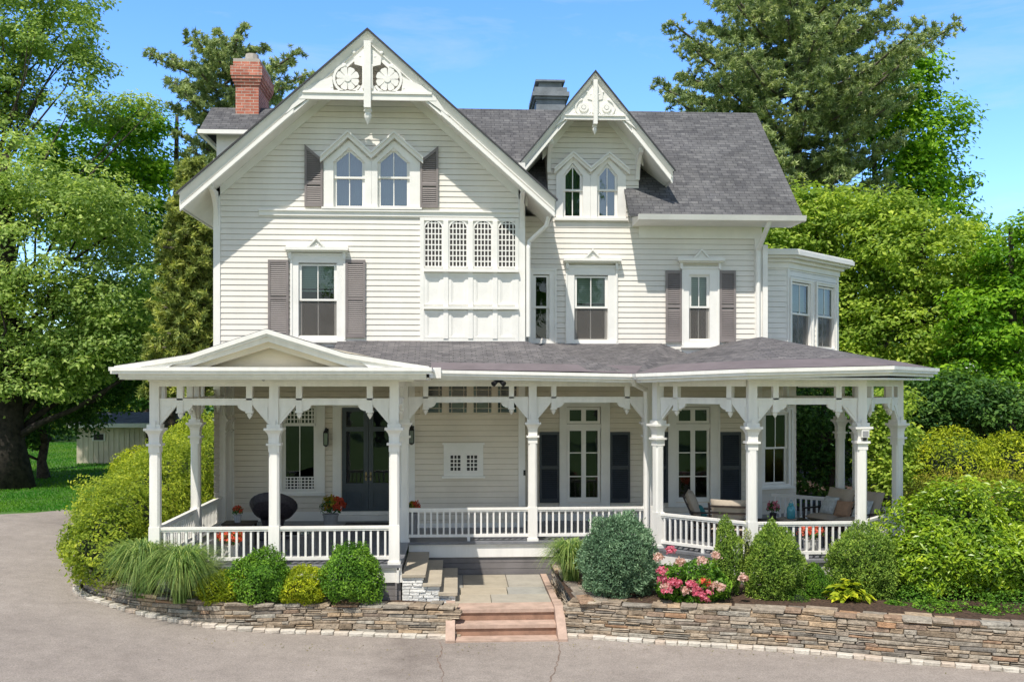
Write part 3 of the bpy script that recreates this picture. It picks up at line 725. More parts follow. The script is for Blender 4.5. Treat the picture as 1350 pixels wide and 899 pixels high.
xprism(mb, [(EY+.02, EZ-.17), (EY+.02, EZ-.062), (DB, EZ-.062+.1), (DB, EZ-.17)], xg0, xE)     # boxed soffit
xprism(mb, [(DB-.04, EZ-.45), (DB-.04, EZ-.17), (DB, EZ-.17), (DB, EZ-.45)], nxr, XBR+.02)
mb.build('eaves_gutter', WHITE, rf3)
mb = MB()   # gable end wall and rake of the right block
mb.M, L_ = frame((xE-.35, EY+.5), (xE-.35, 2*RY-EY-.5)); mb.prism([(0, EZ+.3), (RY-EY-.5, RZ-.2), (2*(RY-EY-.5), EZ+.3)], 0, .05); mb.build('wall', SIDING, H)
# rear-left dormer with shingled slope, brick chimney
dlx = hx(263, 25.2); drx = Xc-1.0
zt, zb = hz(143, -5, 26.2), hz(171, -5, 25.2)
mb = MB(); mb.add([(dlx, 25.2, zb), (drx, 25.2, zb), (drx, 26.2, zt), (hx(279, 26.2), 26.2, zt), (dlx, 25.2, zb-.05), (drx, 25.2, zb-.05), (drx, 26.2, zt-.05), (hx(279, 26.2), 26.2, zt-.05), (dlx, 27.2, zb), (drx, 27.2, zb)], [(0, 1, 2, 3), (4, 7, 6, 5), (0, 4, 5, 1), (0, 3, 7, 4), (3, 2, 9, 8), (0, 8, 3)])
rf4 = mb.build('roof', ROOF, H)
mb = MB(); mb.box(dlx-.03, drx, 25.13, 25.24, zb-.13, zb-.03); mb.box(dlx-.03, dlx+.06, 25.2, 27.2, zb-.13, zb-.03); mb.box(dlx+.35, drx, 25.5, 27.5, zb-2.2, zb-.06); mb.build('dormer_cheek', WHITE, rf4)
def chimney(x0, x1, y0, y1, zt, zb, mat, cmat):
    mb = MB(); mb.box(x0, x1, y0, y1, zb, zt-.62)
    for k in range(3): e = .03*(k+1); mb.box(x0-e, x1+e, y0-e, y1+e, zt-.62+.075*k, zt-.62+.075*(k+1)-.0)
    e = .11; mb.box(x0-e, x1+e, y0-e, y1+e, zt-.395, zt-.15)
    mb.box(x0-.05, x1+.05, y0-.05, y1+.05, zt-.15, zt-.02)
    ch = mb.build('chimney', mat, H)
    return ch
c0, c1 = hx(309, 25.9), hx(342, 25.9)
ch = chimney(c0+.03, c1-.02, 25.9, 27.3, hz(83, -5, 26), hz(150, -5, 25.9)-.6, BRICKC, CONC)
mb = MB(); zt_ = hz(83, -5, 26)
mb.slab([(c0-.02, 25.85), (c1+.02, 25.85), (c1+.02, 27.35), (c0-.02, 27.35)], zt_-.02, zt_+.05); mb.lathe([(.2, 0), (.17, .24), (.15, .24), (.14, .1)], ((c0+c1)/2+.05, 26.3, zt_+.05), 10); mb.build('chimney_cap', CONC, ch)
g0, g1 = hx(707, 26.6), hx(745, 26.6); zt_ = hz(113, 2, 26.6)
mb = MB(); mb.box(g0, g1, 26.6, 27.8, 10.8, zt_-.37); mb.box(g0-.05, g1+.05, 26.55, 27.85, zt_-.37, zt_-.30); mb.box(g0-.11, g1+.11, 26.49, 27.91, zt_-.298, zt_-.18); mb.box(g0-.05, g1+.05, 26.55, 27.85, zt_-.178, zt_-.05)
ch = mb.build('chimney', CHGRAY, H)
mb = MB(); mb.box(g0+.08, g1-.08, 26.7, 27.7, zt_-.048, zt_+.12); mb.box(g0-.02, g1+.0, 26.6, 27.8, zt_+.12, zt_+.17)
mb.build('chimney_cap', CHGRAY, ch)

# ---- gable ornament (collar, king post, arcs)
def ring_arc(mb, cx, cz, r0, r1, a0, a1, y0, y1, n=10):
    for k in range(n):
        t0 = a0+(a1-a0)*k/n; t1 = a0+(a1-a0)*(k+1)/n
        mb.prism([(cx+r0*math.cos(t0), cz+r0*math.sin(t0)), (cx+r0*math.cos(t1), cz+r0*math.sin(t1)), (cx+r1*math.cos(t1), cz+r1*math.sin(t1)), (cx+r1*math.cos(t0), cz+r1*math.sin(t0))], y0, y1)
def ornament(xc, D, zr, m, zcol, zpend, sc, bw, parent, solid=False):
    y0, y1 = D-.085, D-.02
    half = (zr-bw-zcol)/m+.22*sc
    mb = MB(); cw = .20*sc
    if solid: mb.prism([(xc-half+.02, zcol+.02), (xc+half-.02, zcol+.02), (xc, zr-bw*.8)], y1-.035, y1-.003)
    mb.box(xc-half, xc+half, y0, y1, zcol-cw*.2, zcol+cw*.8)
    mb.box(xc-half+.1, xc+half-.1, y0-.03, y0, zcol+cw*.45, zcol+cw*.7)
    for s in (-1, 1):       # curved feet, then a moulding down the lower edge of the rake
        xa_ = xc+s*(half+.1*sc); xb_ = xc+s*(hL if s < 0 else hR)*(1 if not solid else (nL+nR)/(hL+hR)); za_ = zr-bw*1.0-m*abs(xa_-xc); zb_ = zr-bw*1.0-m*abs(xb_-xc)
        mb.prism([(xa_, za_+.05), (xb_, zb_+.05), (xb_, zb_-.05), (xa_, za_-.05)], D-.07, D-.016)
        mb.prism([(xc+s*(half-.32*sc), zcol+cw*.8), (xc+s*(half-.1), zcol+cw*.8), (xc+s*(half+.28*sc), zcol-.38*sc), (xc+s*(half+.12*sc), zcol-.25*sc), (xc+s*(half-.15*sc), zcol-.06*sc)], y0+.007, y1-.005)
    kw = .075*sc
    mb.box(xc-kw, xc+kw, D-.16, D+.02, zcol-.22*sc, zr-bw*.75)
    mb.box(xc+kw, xc+kw*1.5, D-.12, D-.03, zcol+.2*sc, zr-bw*.75-.5*sc)
    mb.box(xc-kw*1.5, xc-kw, D-.12, D-.03, zcol+.2*sc, zr-bw*.75-.5*sc)
    mb.lathe([(kw*1.1, 0), (kw*1.25, -.05*sc), (kw*.8, -.08*sc), (kw*1.15, -.13*sc), (kw*1.0, -.2*sc), (.005, -.34*sc)][::-1], (xc, D, zcol-.22*sc), 10)
    for s in (-1, 1):
        cx = xc+s*.43*sc; cz = zcol+.42*sc; rr = .25*sc
        a0_, a1_ = (R(-150), R(75)) if s > 0 else (R(105), R(330))
        ring_arc(mb, cx, cz, rr+.02*sc, rr+.075*sc, a0_, a1_, y0, y1-.01, 14)
        mb.ball((cx+s*math.cos(R(75))*(rr+.05*sc), (y0+y1)/2-.01, cz+math.sin(R(75))*(rr+.05*sc)), .05*sc, .025, .05*sc, 8, 6)
        mb.prism([(cx+rr*.30*math.cos(t), cz+rr*.30*math.sin(t)) for t in np.linspace(0, 2*math.pi, 13)[:-1]], y0-.012, y1-.03)
        for k in range(0 if solid else 8):
            t = R(22.5+k*45); c_, s_ = math.cos(t), math.sin(t)
            pts = [(.26, .025), (.60, .056), (.86, .078), (1.0, .045)]
            mb.prism([(cx+c_*rr*u-s_*w*sc, cz+s_*rr*u+c_*w*sc) for u, w in pts]+[(cx+c_*rr*u+s_*w*sc, cz+s_*rr*u-c_*w*sc) for u, w in pts[::-1]], y0+.004+.002*(k % 2), y1-.03)
        if solid: ring_arc(mb, cx, cz, rr*.35, rr*.7, 0, 2*math.pi, y0-.004, y1-.03, 14)
        for (ux, uz) in ((.78, .10), (.92, .02), (.16, .86), (.30, .95)):
            mb.ball((xc+s*ux*sc, (y0+y1)/2-.012, zcol+.14*sc+uz*sc*.9), .04*sc, .02, .04*sc, 8, 5)
        # spandrel pieces filling towards the rake
        zt = lambda x: zr-bw*.95-m*abs(x-xc)
        xa = xc+s*kw; mb.prism([(xa, cz+rr*1.05), (xa, zt(xa)), (xc+s*.30*sc, zt(xc+s*.30*sc)), (xc+s*.28*sc, cz+rr*1.25)], y0+.01, y1-.02)
        mb.prism([(xc+s*(.46*sc+rr*1.1), zcol+cw*.8), (xc+s*(half-.02), zcol+cw*.8), (xc+s*(.46*sc+rr*1.25), min(zt(xc+s*(.46*sc+rr*1.25)), cz+.05*sc))], y0+.01, y1-.02)
        mb.prism([(xa, zcol+cw*.8), (xc+s*.2*sc, zcol+cw*.8), (xa, cz-.05*sc)], y0+.01, y1-.02)
    return mb.build('gable_ornament', WHITE, parent)
ornament(Xc, DG, Zr, slope, hz(131, Xc, DG), 0, 1.0, .38, rf1)
ornament(Xn, DN, Zn, sn, hz(158, Xn, DN), 0, .62, .30, rf2, True)
# eaves brackets at wall corners
def bracket(M, x, z, s=1, h=.75, d=.55):
    mb = MB(M); n = 8
    pts = [(0, 0), (0, -h)]
    for k in range(n+1):
        t = k/n*math.pi/2; pts.append((-(d-.02)*(1-math.cos(t))-.06, -h+ (h-.05)*math.sin(t)))
    pts += [(-d-.04, 0)]
    Mx = mb.M @ Matrix.Translation((x, 0, z)) @ Matrix(((0, -1, 0, 0), (1, 0, 0, 0), (0, 0, 1, 0), (0, 0, 0, 1)))
    mb.M = Mx; mb.prism([(a, b) for a, b in pts], -.045, .045); mb.ball((-d, 0, .02), .07, seg=8, rings=6)
    return mb.build('eaves_bracket', WHITE, H)
bracket(F1, XL+.05, rake_z(XL+.05, .42)); bracket(F1, XR-.06, rake_z(XR-.06, .42))
bracket(F2, nxl+.03, Zn-sn*(Xn-nxl)-.34, h=.6, d=.5); bracket(F2, nxr-.03, Zn-sn*(nxr-Xn)-.34, h=.6, d=.5)

# ---- upper bay at the right
bx0, bD = XBR+.02, 24.0
b1 = hx(1038, bD); b2x = hx(1104, 25.9)
pA, pB, pC = (bx0, bD), (b1, bD), (b2x, 25.9)
ztop = hz(345, b1, bD); 
for (p, q) in ((pA, pB), (pB, pC)):
    M, L = frame(p, q)
    if p == pB:
        gs = []
        for fr_ in ((.03, .41), (.53, .90)):
            gs.append((L*fr_[0]+.1, L*fr_[1], 0, 0))
        zg0, zg1 = hz(455, b1, bD)+.02, hz(371, b1, bD)
        gg = [(.14, .14+.50, zg0, zg1), (L-.14-.62, L-.20, zg0, zg1)]
        gg = [(L*.07, L*.42, zg0, zg1), (L*.57, L*.90, zg0, zg1)]
        siding(M, 'wall', 4.4, ztop, lambda z: 0, lambda z: L, [rect_hole(g) for g in gg], WHITE, step=.13)
        for g in gg: window(M, g, (g[0]-.12, g[1]+.12, g[2]-.10, g[3]+.10), blind=.48, screen=True)
        mb = MB(M); mb.box(L-.1, L+.02, -.03, .1, 4.4, ztop); mb.box(-.03, .08, -.03, .1, 4.4, ztop); mb.build('corner_trim', WHITE, H)
    else:
        siding(M, 'wall', 4.4, ztop, lambda z: 0, lambda z: L, [], WHITE, step=.13)
side_wall(pC, (b2x, 29), 4.4, ztop, WHITE)
def off(poly, d):      # outward offset of an open polyline p (left side = outside for our direction)
    out = []
    for i, p in enumerate(poly):
        ns = []
        for a, b in ((i-1, i), (i, i+1)):
            if 0 <= a and b < len(poly):
                v = Vector((poly[b][0]-poly[a][0], poly[b][1]-poly[a][1])).normalized(); ns.append(Vector((v.y, -v.x)))
        n = sum(ns, Vector((0, 0))) / len(ns); n = n / n.length**2
        out.append((p[0]+n.x*d, p[1]+n.y*d))
    return out
mb = MB(); base = [pA, pB, pC, (b2x, 29)]
for (d, za, zb_) in ((.06, ztop-.16, ztop-.02), (.16, ztop-.02, ztop+.06), (.30, ztop+.062, ztop+.12), (.40, ztop+.122, ztop+.23), (.36, ztop+.232, ztop+.27)):
    o_ = off(base, d); mb.slab([(bx0, 29)] + [(bx0, o_[0][1])] + o_[1:], za, zb_)
mb.build('bay_cornice', WHITE, H)
# lower wall under the bay with its window
M, L = frame((XBR-.35, DB+.6), (hx(1049, 24.6), 24.6))
gl = (L*.44, L*.84, hz(637, 8, 24.2), hz(545, 8, 24.2))
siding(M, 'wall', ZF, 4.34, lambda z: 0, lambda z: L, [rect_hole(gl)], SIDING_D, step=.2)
window(M, gl, (gl[0]-.14, gl[1]+.14, gl[2]-.1, gl[3]+.12), blind=0, screen=False, label='tall dark window at the back of the seating porch')
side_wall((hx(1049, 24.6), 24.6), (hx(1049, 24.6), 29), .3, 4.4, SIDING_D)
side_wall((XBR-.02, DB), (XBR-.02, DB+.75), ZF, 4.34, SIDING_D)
# downspouts
def spout(pts, r=.045): 
    mb = MB(); mb.tube(pts, r, 8); mb.build('downspout', WHITE, H)
spout([(XBR-.05+.02, EY+.02, EZ-.12), (XBR-.05, EY+.1, EZ-.25), (XBR-.10, DB-.12, EZ-.72), (XBR-.10, DB-.10, EZ-.95), (XBR-.10, DB-.10, 4.9)], .06)
mb = MB(F2); mb.box(XBR+.02, XBR+.14, -.1, 0, 4.9, EZ-.6); mb.build('downspout', WHITE, H)
xr_ = Xc+hR-.1; zr_ = rake_z(xr_, .5)
spout([(xr_, DG+.3, zr_+.05), (xr_-.05, DG+.35, zr_-.15), (XR+.12, DW-.02, zr_-.45), (XR+.09, DW-.07, zr_-.6), (XR+.09, DW-.07, 5.4)], .05)

# ================================================================= PORCH
PXL = hx(205, DL); PXR = hx(520, DL)
posts = {}
LF = [(PXL, DL), (hx(362, DL), DL), (PXR, DL)]
LS = [(PXL-.02, 20.7), (PXL-.03, 23.0), (PXL-.03, 23.6)]
MF = [(hx(533, DM), DM), (hx(702, DM), DM), (hx(854, DM), DM)]
PV = [(hx(867.5, DPS), DPS), (hx(991, DPV), DPV), (hx(1135, DPV), DPV), (hx(1183, DPS), DPS)]
PB = [(PV[3][0], 21.45), (hx(1013, 22.9), 22.9)]
def post(x, y, w=.19, ang=0, label=None):
    M = Matrix.Translation((x, y, 0)) @ Matrix.Rotation(ang, 4, 'Z')
    mb = MB(M); h = w/2; c = .035
    mb.box(-h, h, -h, h, ZF, ZF+.70)
    oc = lambda h_, c_: [(-h_+c_, -h_), (h_-c_, -h_), (h_, -h_+c_), (h_, h_-c_), (h_-c_, h_), (-h_+c_, h_), (-h_, h_-c_), (-h_, -h_+c_)]
    mb.slab(oc(h-.004, c), ZF+.70, 3.12)
    mb.box(-h-.02, h+.02, -h-.02, h+.02, ZF, ZF+.05)
    mb.box(-h*.86, h*.86, -h*.86, h*.86, 3.12, 4.398)
    o = mb.build('porch_post', WHITE2, H)
    if label: o['label'] = label
    cp = MB(M); cp.box(-h, h, -h, h, 3.10, 3.22)
    cp.box(-h-.035, h+.035, -h-.035, h+.035, 3.22, 3.26)
    cp.lathe([(h*1.36, 3.26), (h*1.38, 3.37), (h*1.6, 3.43), (h*2.2, 3.49)], (0, 0, 0), 4, math.pi/4)
    cp.box(-h*1.75, h*1.75, -h*1.75, h*1.75, 3.49, 3.535); cp.box(-.035, .035, -h*1.35, -h*1.2, 3.535, 3.67); cp.box(-h*1.25, h*1.25, -h*1.25, h*1.25, 3.535, 3.60)
    cp.build('capital', WHITE2, o)
    return o
for p in LF + LS + MF[:2] + PV[1:3] + PB[:1]: post(*p)
post(*MF[2], w=.18); post(PV[0][0], PV[0][1], ang=.4); post(*PV[3], ang=.4)
for p in [(PB[0][0]-.27, 21.75)]: post(p[0], p[1], w=.18)
def frieze(p0, p1, sp=.44, doubles=True):
    M, L = frame(p0, p1); mb = MB(M)
    mb.box(.08, L-.08, -.08, .08, 4.275, 4.40)
    mb.box(.085, L-.085, -.045, .045, 3.94, 4.045); mb.box(.085, L-.085, -.06, .06, 4.03, 4.06)
    for s, x in ((1, sp), (-1, L-sp)):
        if L < 1.3 and s == -1: continue
        mb.box(x-.052, x+.052, -.06, .06, 3.82, 4.275)
        mb.box(x-.065, x+.065, -.07, .07, 3.80, 3.835); mb.lathe([(.005, -.11), (.045, -.05), (.052, -.02), (.035, 0)], (x, 0, 3.80), 8)
        if L > 1.3:      # small curved brace inside the bay
            pts = [(x+s*.052, 3.94), (x+s*.052, 3.83)] + [(x+s*(.052+.16*math.sin(t)), 3.94-.11*math.cos(t)) for t in (.4, .8, 1.2, 1.57)]
            mb.prism(pts, -.03, .03)
    fr = mb.build('porch_frieze', WHITE2, H)
    for s, x in ((1, .085), (-1, L-.085)):
        b = MB(M); b.prism([(x, 3.94), (x+s*.30, 3.94), (x+s*.27, 3.90), (x+s*.02, 3.60), (x, 3.60)], -.035, .035)
        b.prism([(x+s*.03, 3.90), (x+s*.21, 3.90), (x+s*.03, 3.68)], -.05, -.035); b.build('corner_brace', WHITE2, fr)
    return fr
runs = [(LF[0], LF[1]), (LF[1], LF[2]), (LS[0], LF[0]), (LS[1], LS[0]), (MF[0], MF[1]), (MF[1], MF[2]), (PV[0], PV[1]), (PV[1], PV[2]), (PV[2], PV[3]), (PV[3], PB[0]), (PB[0], PB[1])]
for r in runs: frieze(*r)
frieze(LF[2], (PXR, DM-.15), sp=.44)
nbal = [0]
def railing(p0, p1, mat=WHITE2, single=True, g0=.10, g1=.10):
    M, L = frame(p0, p1); mb = MB(M)
    mb.box(g0-.01, L-g1+.01, -.045, .045, 1.72, 1.765); mb.box(g0-.01, L-g1+.01, -.03, .03, 1.685, 1.722)
    mb.box(g0-.01, L-g1+.01, -.03, .03, 1.165, 1.22)
    n = max(1, round((L-g0-g1)/.127))
    mid = L/2; mb.box(mid-.03, mid+.03, -.03, .03, ZF, 1.166)
    o = mb.build('porch_railing', mat, H)
    xs = [g0+(L-g0-g1)*(k+.5)/n for k in range(n)]
    if single and nbal[0]+n <= 100:
        for x in xs:
            b = MB(M); b.box(x-.018, x+.018, -.018, .018, 1.22, 1.685); b.build('baluster', mat, o)
        nbal[0] += n
    else:
        b = MB(M)
        for x in xs: b.box(x-.018, x+.018, -.018, .018, 1.22, 1.685)
        tag(b.build('balusters', mat, o), kind='stuff')
railing(LF[0], LF[1]); railing(LF[1], LF[2]); railing(MF[0], MF[1]); railing(MF[1], (MF[2][0], MF[2][1])); railing(PV[1], PV[2])
railing(PV[0], PV[1]); railing(LS[0], LF[0]); railing(LS[1], LS[0], single=False)
railing(PV[2], PV[3], single=False); railing(PV[3], PB[0], single=False); railing(PB[0], PB[1], single=False)
# wall-side half posts at left corner, door side post
# floor, fascia, skirting
mb = MB()
mid_y0 = DM-.16
fl = [(PXL-.14, DL-.16), (PXR+.14, DL-.16), (PXR+.14, mid_y0), (MF[2][0]+.0, mid_y0), (PV[0][0]-.12, DPS-.05), (PV[1][0]-.07, DPV-.16), (PV[2][0]+.07, DPV-.16), (PV[3][0]+.16, DPS-.05), (PV[3][0]+.16, 24.9), (PXL-.14, 24.9)]
mb.slab(fl, ZF-.05, ZF); mb.build('porch_floor', GRAYDECK, H)
ins = lambda pts, d: pts
mb = MB(); sk = MB()
def fascia(p0, p1):
    M, L = frame(p0, p1); mb.M = M; mb.box(0, L, .05, .09, .76, ZF-.052); mb.box(0, L, .03, .1, ZF-.09, ZF-.052)
    sk.M = M
    for k in range(6): sk.box(.02, L-.02, .085 - .0, .12, .76-.125*(k+1)+.008, .76-.125*k)
for i in range(0, 8): fascia(fl[i], fl[i+1])
fascia(fl[9], fl[0])
mb.build('porch_fascia', WHITE2, H); sk.build('porch_skirting', GRAYSKIRT, H)
mb = MB(); mb.slab([(PXL, DL), (PXR, DL), (PXR, DM), (MF[2][0], DM), PV[0], PV[1], PV[2], PV[3], (PV[3][0], 24.9), (PXL, 24.9)], ZC, ZC+.03); mb.build('porch_ceiling', CEIL, H)

# porch roofs -----------------------------------------------------
DE = DL-.78
pk = P(352, 433, DE); o1 = P(152, 482, DE); o2 = P(250, 467, DE); o3 = P(455, 465, DE); o4 = P(566, 486, DE)
prof = [(o1[0], ZE+.03), (o2[0], o2[1]), pk, (o3[0], o3[1]), (o4[0], ZE+.03)]
mb = MB()
for a, b in zip(prof, prof[1:]): mb.prism([a, b, (b[0], b[1]-.05), (a[0], a[1]-.05)], DE-.03, DW+.0)
rp = mb.build('porch_roof', ROOFP, H)
mb = MB()
def band(mb, ps, t0, t1, y0, y1):
    for a, b in zip(ps, ps[1:]): mb.prism([(a[0], a[1]-t0), (b[0], b[1]-t0), (b[0], b[1]-t1), (a[0], a[1]-t1)], y0, y1)
band(mb, prof, .012, .09, DE-.06, DE-.031)
band(mb, prof, .052, .13, DE-.03, DE+.05)
mb.prism([prof[0], prof[1], (hx(222, DE), ZE)], DE-.028, DE+.05); mb.prism([prof[4], prof[3], (hx(487, DE), ZE)], DE-.028, DE+.05)
in1 = [(hx(222, DE), ZE+.0), (pk[0], pk[1]-.12), (hx(487, DE), ZE+.0)]
band(mb, in1, -.03, .10, DE+.052, DE+.14)
in2 = [(hx(240, DE), ZE), (pk[0], pk[1]-.20), (hx(470, DE), ZE)]
mb.build('pediment_board', WHITE2, rp)
mb = MB(); band(mb, in2, 0, .12, DE+.142, DE+.26); mb.prism([(prof[0][0]+.1, ZE), (prof[0][0]+.1, ZE+.001), (pk[0], pk[1]-.1), (prof[4][0]-.1, ZE+.001), (prof[4][0]-.1, ZE)], DE+.36, DE+.40)
mb.build('tympanum', CEIL, rp)
# eaves edge ring of the whole porch : outline of the eave, with soffit, fascia and gutter
EV = [(o1[0], 24.0), (o1[0], DE), (o4[0], DE), (o4[0], DM-.62), (PV[0][0]-.62, DM-.62), (PV[0][0]-.50, DPS-.42), (PV[1][0]-.27, DPV-.62), (PV[2][0]+.27, DPV-.62), (PV[3][0]+.62, DPS-.26), (PV[3][0]+.62, 25.2)]
EV[4] = (hx(838, DM-.62), DM-.62); EV[5] = (hx(845, DPS-.3), DPS-.3)
zev = [ZE, ZE, ZE, ZE+.0, ZE-.08, ZE-.08, ZE-.02, ZE+.04, ZE+.03, ZE+.03]
mb = MB()
def edge(mb, a, b, za, zb, d0, d1, t0, t1):
    """band along an eave edge: d = outward distance range, t = below-edge range"""
    v = Vector((b[0]-a[0], b[1]-a[1])).normalized(); n = Vector((v.y, -v.x))
    A0 = (a[0]+n.x*d0, a[1]+n.y*d0); A1 = (a[0]+n.x*d1, a[1]+n.y*d1); B0 = (b[0]+n.x*d0, b[1]+n.y*d0); B1 = (b[0]+n.x*d1, b[1]+n.y*d1)
    if d1 > 0:      # lengthen the outer edge so the mitres close
        A1 = (A1[0]-v.x*d1*.45, A1[1]-v.y*d1*.45); B1 = (B1[0]+v.x*d1*.45, B1[1]+v.y*d1*.45)
    mb.add([(*A0, za-t1), (*B0, zb-t1), (*B1, zb-t1), (*A1, za-t1), (*A0, za-t0), (*B0, zb-t0), (*B1, zb-t0), (*A1, za-t0)], [(0, 1, 2, 3), (4, 7, 6, 5), (0, 4, 5, 1), (3, 2, 6, 7), (0, 3, 7, 4), (1, 5, 6, 2)])
gt = MB()
for i in range(len(EV)-1):
    a, b, za, zb = EV[i], EV[i+1], zev[i], zev[i+1]
    edge(mb, a, b, za, zb, -.05, .0, .0, .17)
    if i != 2: edge(gt, a, b, za, zb, .002, .10, -.005, .06); edge(gt, a, b, za, zb, .002, .075, .06, .11)
    else: edge(mb, a, b, za, zb, .0, .03, .0, .05)
mb.slab([(x, y) for x, y in [(EV[0][0]+.05, 24.0), (EV[1][0]+.05, DE+.05), (EV[2][0]-.05, DE+.05), (EV[3][0]-.05, EV[3][1]+.05)] + [(EV[k][0], EV[k][1]+.06) for k in (4, 5, 6, 7)] + [(EV[8][0]-.06, EV[8][1]+.03), (EV[9][0]-.06, 25.2)]], ZC+.035, ZC+.07)
# moulding steps of the front cornice under the pediment
mb.box(o1[0]+.12, o4[0]-.12, DE+.10, DE+.22, ZE-.21, ZE-.165); mb.box(o1[0]+.35, o4[0]-.3, DL-.14, DL+.10, ZC+.0-.0, ZC+.034)
mb.slab([(o1[0], DE), (o4[0], DE), (o4[0], DE+.42), (o1[0], DE+.42)], ZE-.03, ZE-.0)
mb.build('eaves_fascia', WHITE2, rp); gt.build('gutter', WHITE2, rp)
# roof planes over middle and pavilion
zw = 5.31
mb = MB()
xm_ = XR+.02
e3, e4 = (EV[3][0]-.3, EV[3][1], zev[3]+.01), (*EV[4], zev[4]+.01)
zq = lambda z, dz=.04: z
def tri(*p): mb.add(list(p), [tuple(range(len(p)))])
k_ = (XR-EV[3][0])/(EV[4][0]-EV[3][0]); eM = (XR+.9, EV[3][1], ZE-.03)
eL = (EV[3][0]-2.2, EV[3][1], ZE-.2)
tri((eL[0], eL[1], ZE+.01), eM, (XR, DW, zw), (eL[0], DW, zw))
tR = hx(872, DB)
tri(eM, e4, (tR, DB, zw), (XR, DB, zw), (XR, DW, zw))
apx = (hx(1004, 20.9), 20.9, hz(444, 6.6, 20.9)); apb = (apx[0], 25.0, apx[2])
tri(e4, (hx(915, DB), DB, 5.0), (tR, DB, zw))
ring = [(*EV[k], zev[k]+.01) for k in (5, 6, 7, 8, 9)]
tri(ring[0], ring[1], apx); tri(ring[1], ring[2], apx); tri(ring[2], ring[3], apx); tri(ring[3], ring[4], apb, apx)
tri(e4, ring[0], apx); tri(e4, apx, apb, (EV[4][0], 25.0, zev[4]))
mb.build('porch_roof', ROOFP, H)
# smoother roofing strip along the low edge
mb = MB()
def strip_low(a, b, top_a, top_b, f=.22):
    A = Vector(a); B = Vector(b); TA = Vector(top_a); TB = Vector(top_b); up = Vector((0, 0, .006))
    mb.add([tuple(A+up), tuple(B+up), tuple(B+(TB-B)*f+up), tuple(A+(TA-A)*f+up)], [(0, 1, 2, 3)])
strip_low((o4[0]-.05, EV[3][1], ZE+.01), eM, (o4[0]-.05, DW, zw), (XR, DW, zw)); strip_low(eM, e4, (XR, DW, zw), (tR, DB, zw))
strip_low(ring[0], ring[1], apx, apx); strip_low(ring[1], ring[2], apx, apx); strip_low(ring[2], ring[3], apx, apx); strip_low(e4, ring[0], apx, apx)
mb.build('roof_edge_strip', ROOFLOW, H)
# porch downspout at the pavilion corner
spout([(hx(833, DM-.62), DM-.66, ZE-.12), (hx(836, DM-.5), DM-.55, ZE-.28), (hx(850, DM-.16), DM-.24, ZE-.40), (hx(851.5, DM-.16), DM-.2, ZE-.6), (hx(851.5, DM-.16), DM-.2, .9)], .055)

mb = MB(); gx_ = o4[0]+.02; mb.box(gx_-.02, gx_+.14, DM-.82, DM-.70, ZE-.16, ZE+.05); mb.build('gutter_outlet', WHITE2, H)
# ================================================================= GROUND, DRIVE, WALLS, STEPS
GRASSM, g, out = newmat('lawn_ground')
b = g.n('ShaderNodeBsdfPrincipled'); b.inputs['Roughness'].default_value = .9; g.l(b.outputs[0], out.inputs[0])
geo = g.n('ShaderNodeNewGeometry')
n1 = g.n('ShaderNodeTexNoise', i_Scale=.6, i_Detail=8.0, i_Roughness=.7); g.l(geo.outputs['Position'], n1.inputs[0])
r = ramp(g, [(.3, (.04, .10, .012)), (.5, (.065, .155, .018)), (.7, (.10, .18, .03))]); g.l(n1.outputs[0], r.inputs[0]); g.l(r.outputs[0], b.inputs[0])
ASPH, g, out = newmat('worn_asphalt')
b = g.n('ShaderNodeBsdfPrincipled'); b.inputs['Roughness'].default_value = .9; b.inputs['Specular IOR Level'].default_value = .2; g.l(b.outputs[0], out.inputs[0])
geo = g.n('ShaderNodeNewGeometry')
n1 = g.n('ShaderNodeTexNoise', i_Scale=.35, i_Detail=9.0, i_Roughness=.62, i_Distortion=.3); g.l(geo.outputs['Position'], n1.inputs[0])
r = ramp(g, [(.28, (.215, .185, .166)), (.42, (.29, .254, .228)), (.6, (.325, .285, .256)), (.75, (.385, .34, .308))]); g.l(n1.outputs[0], r.inputs[0])
n2 = g.n('ShaderNodeTexNoise', i_Scale=45.0, i_Detail=5.0, i_Roughness=.8); g.l(geo.outputs['Position'], n2.inputs[0])
mr = g.n('ShaderNodeMapRange'); mr.inputs[1].default_value = .3; mr.inputs[2].default_value = .7; mr.inputs[3].default_value = .58; mr.inputs[4].default_value = 1.42; g.l(n2.outputs[0], mr.inputs[0])
n3 = g.n('ShaderNodeTexNoise', i_Scale=3.0, i_Detail=6.0, i_Roughness=.75); g.l(geo.outputs['Position'], n3.inputs[0])
mr3 = g.n('ShaderNodeMapRange'); mr3.inputs[1].default_value = .3; mr3.inputs[2].default_value = .7; mr3.inputs[3].default_value = .86; mr3.inputs[4].default_value = 1.12; g.l(n3.outputs[0], mr3.inputs[0])
mm = g.n('ShaderNodeMath', operation='MULTIPLY'); g.l(mr.outputs[0], mm.inputs[0]); g.l(mr3.outputs[0], mm.inputs[1])
vm = g.n('ShaderNodeVectorMath', operation='SCALE'); g.l(r.outputs[0], vm.inputs[0]); g.l(mm.outputs[0], vm.inputs['Scale'])
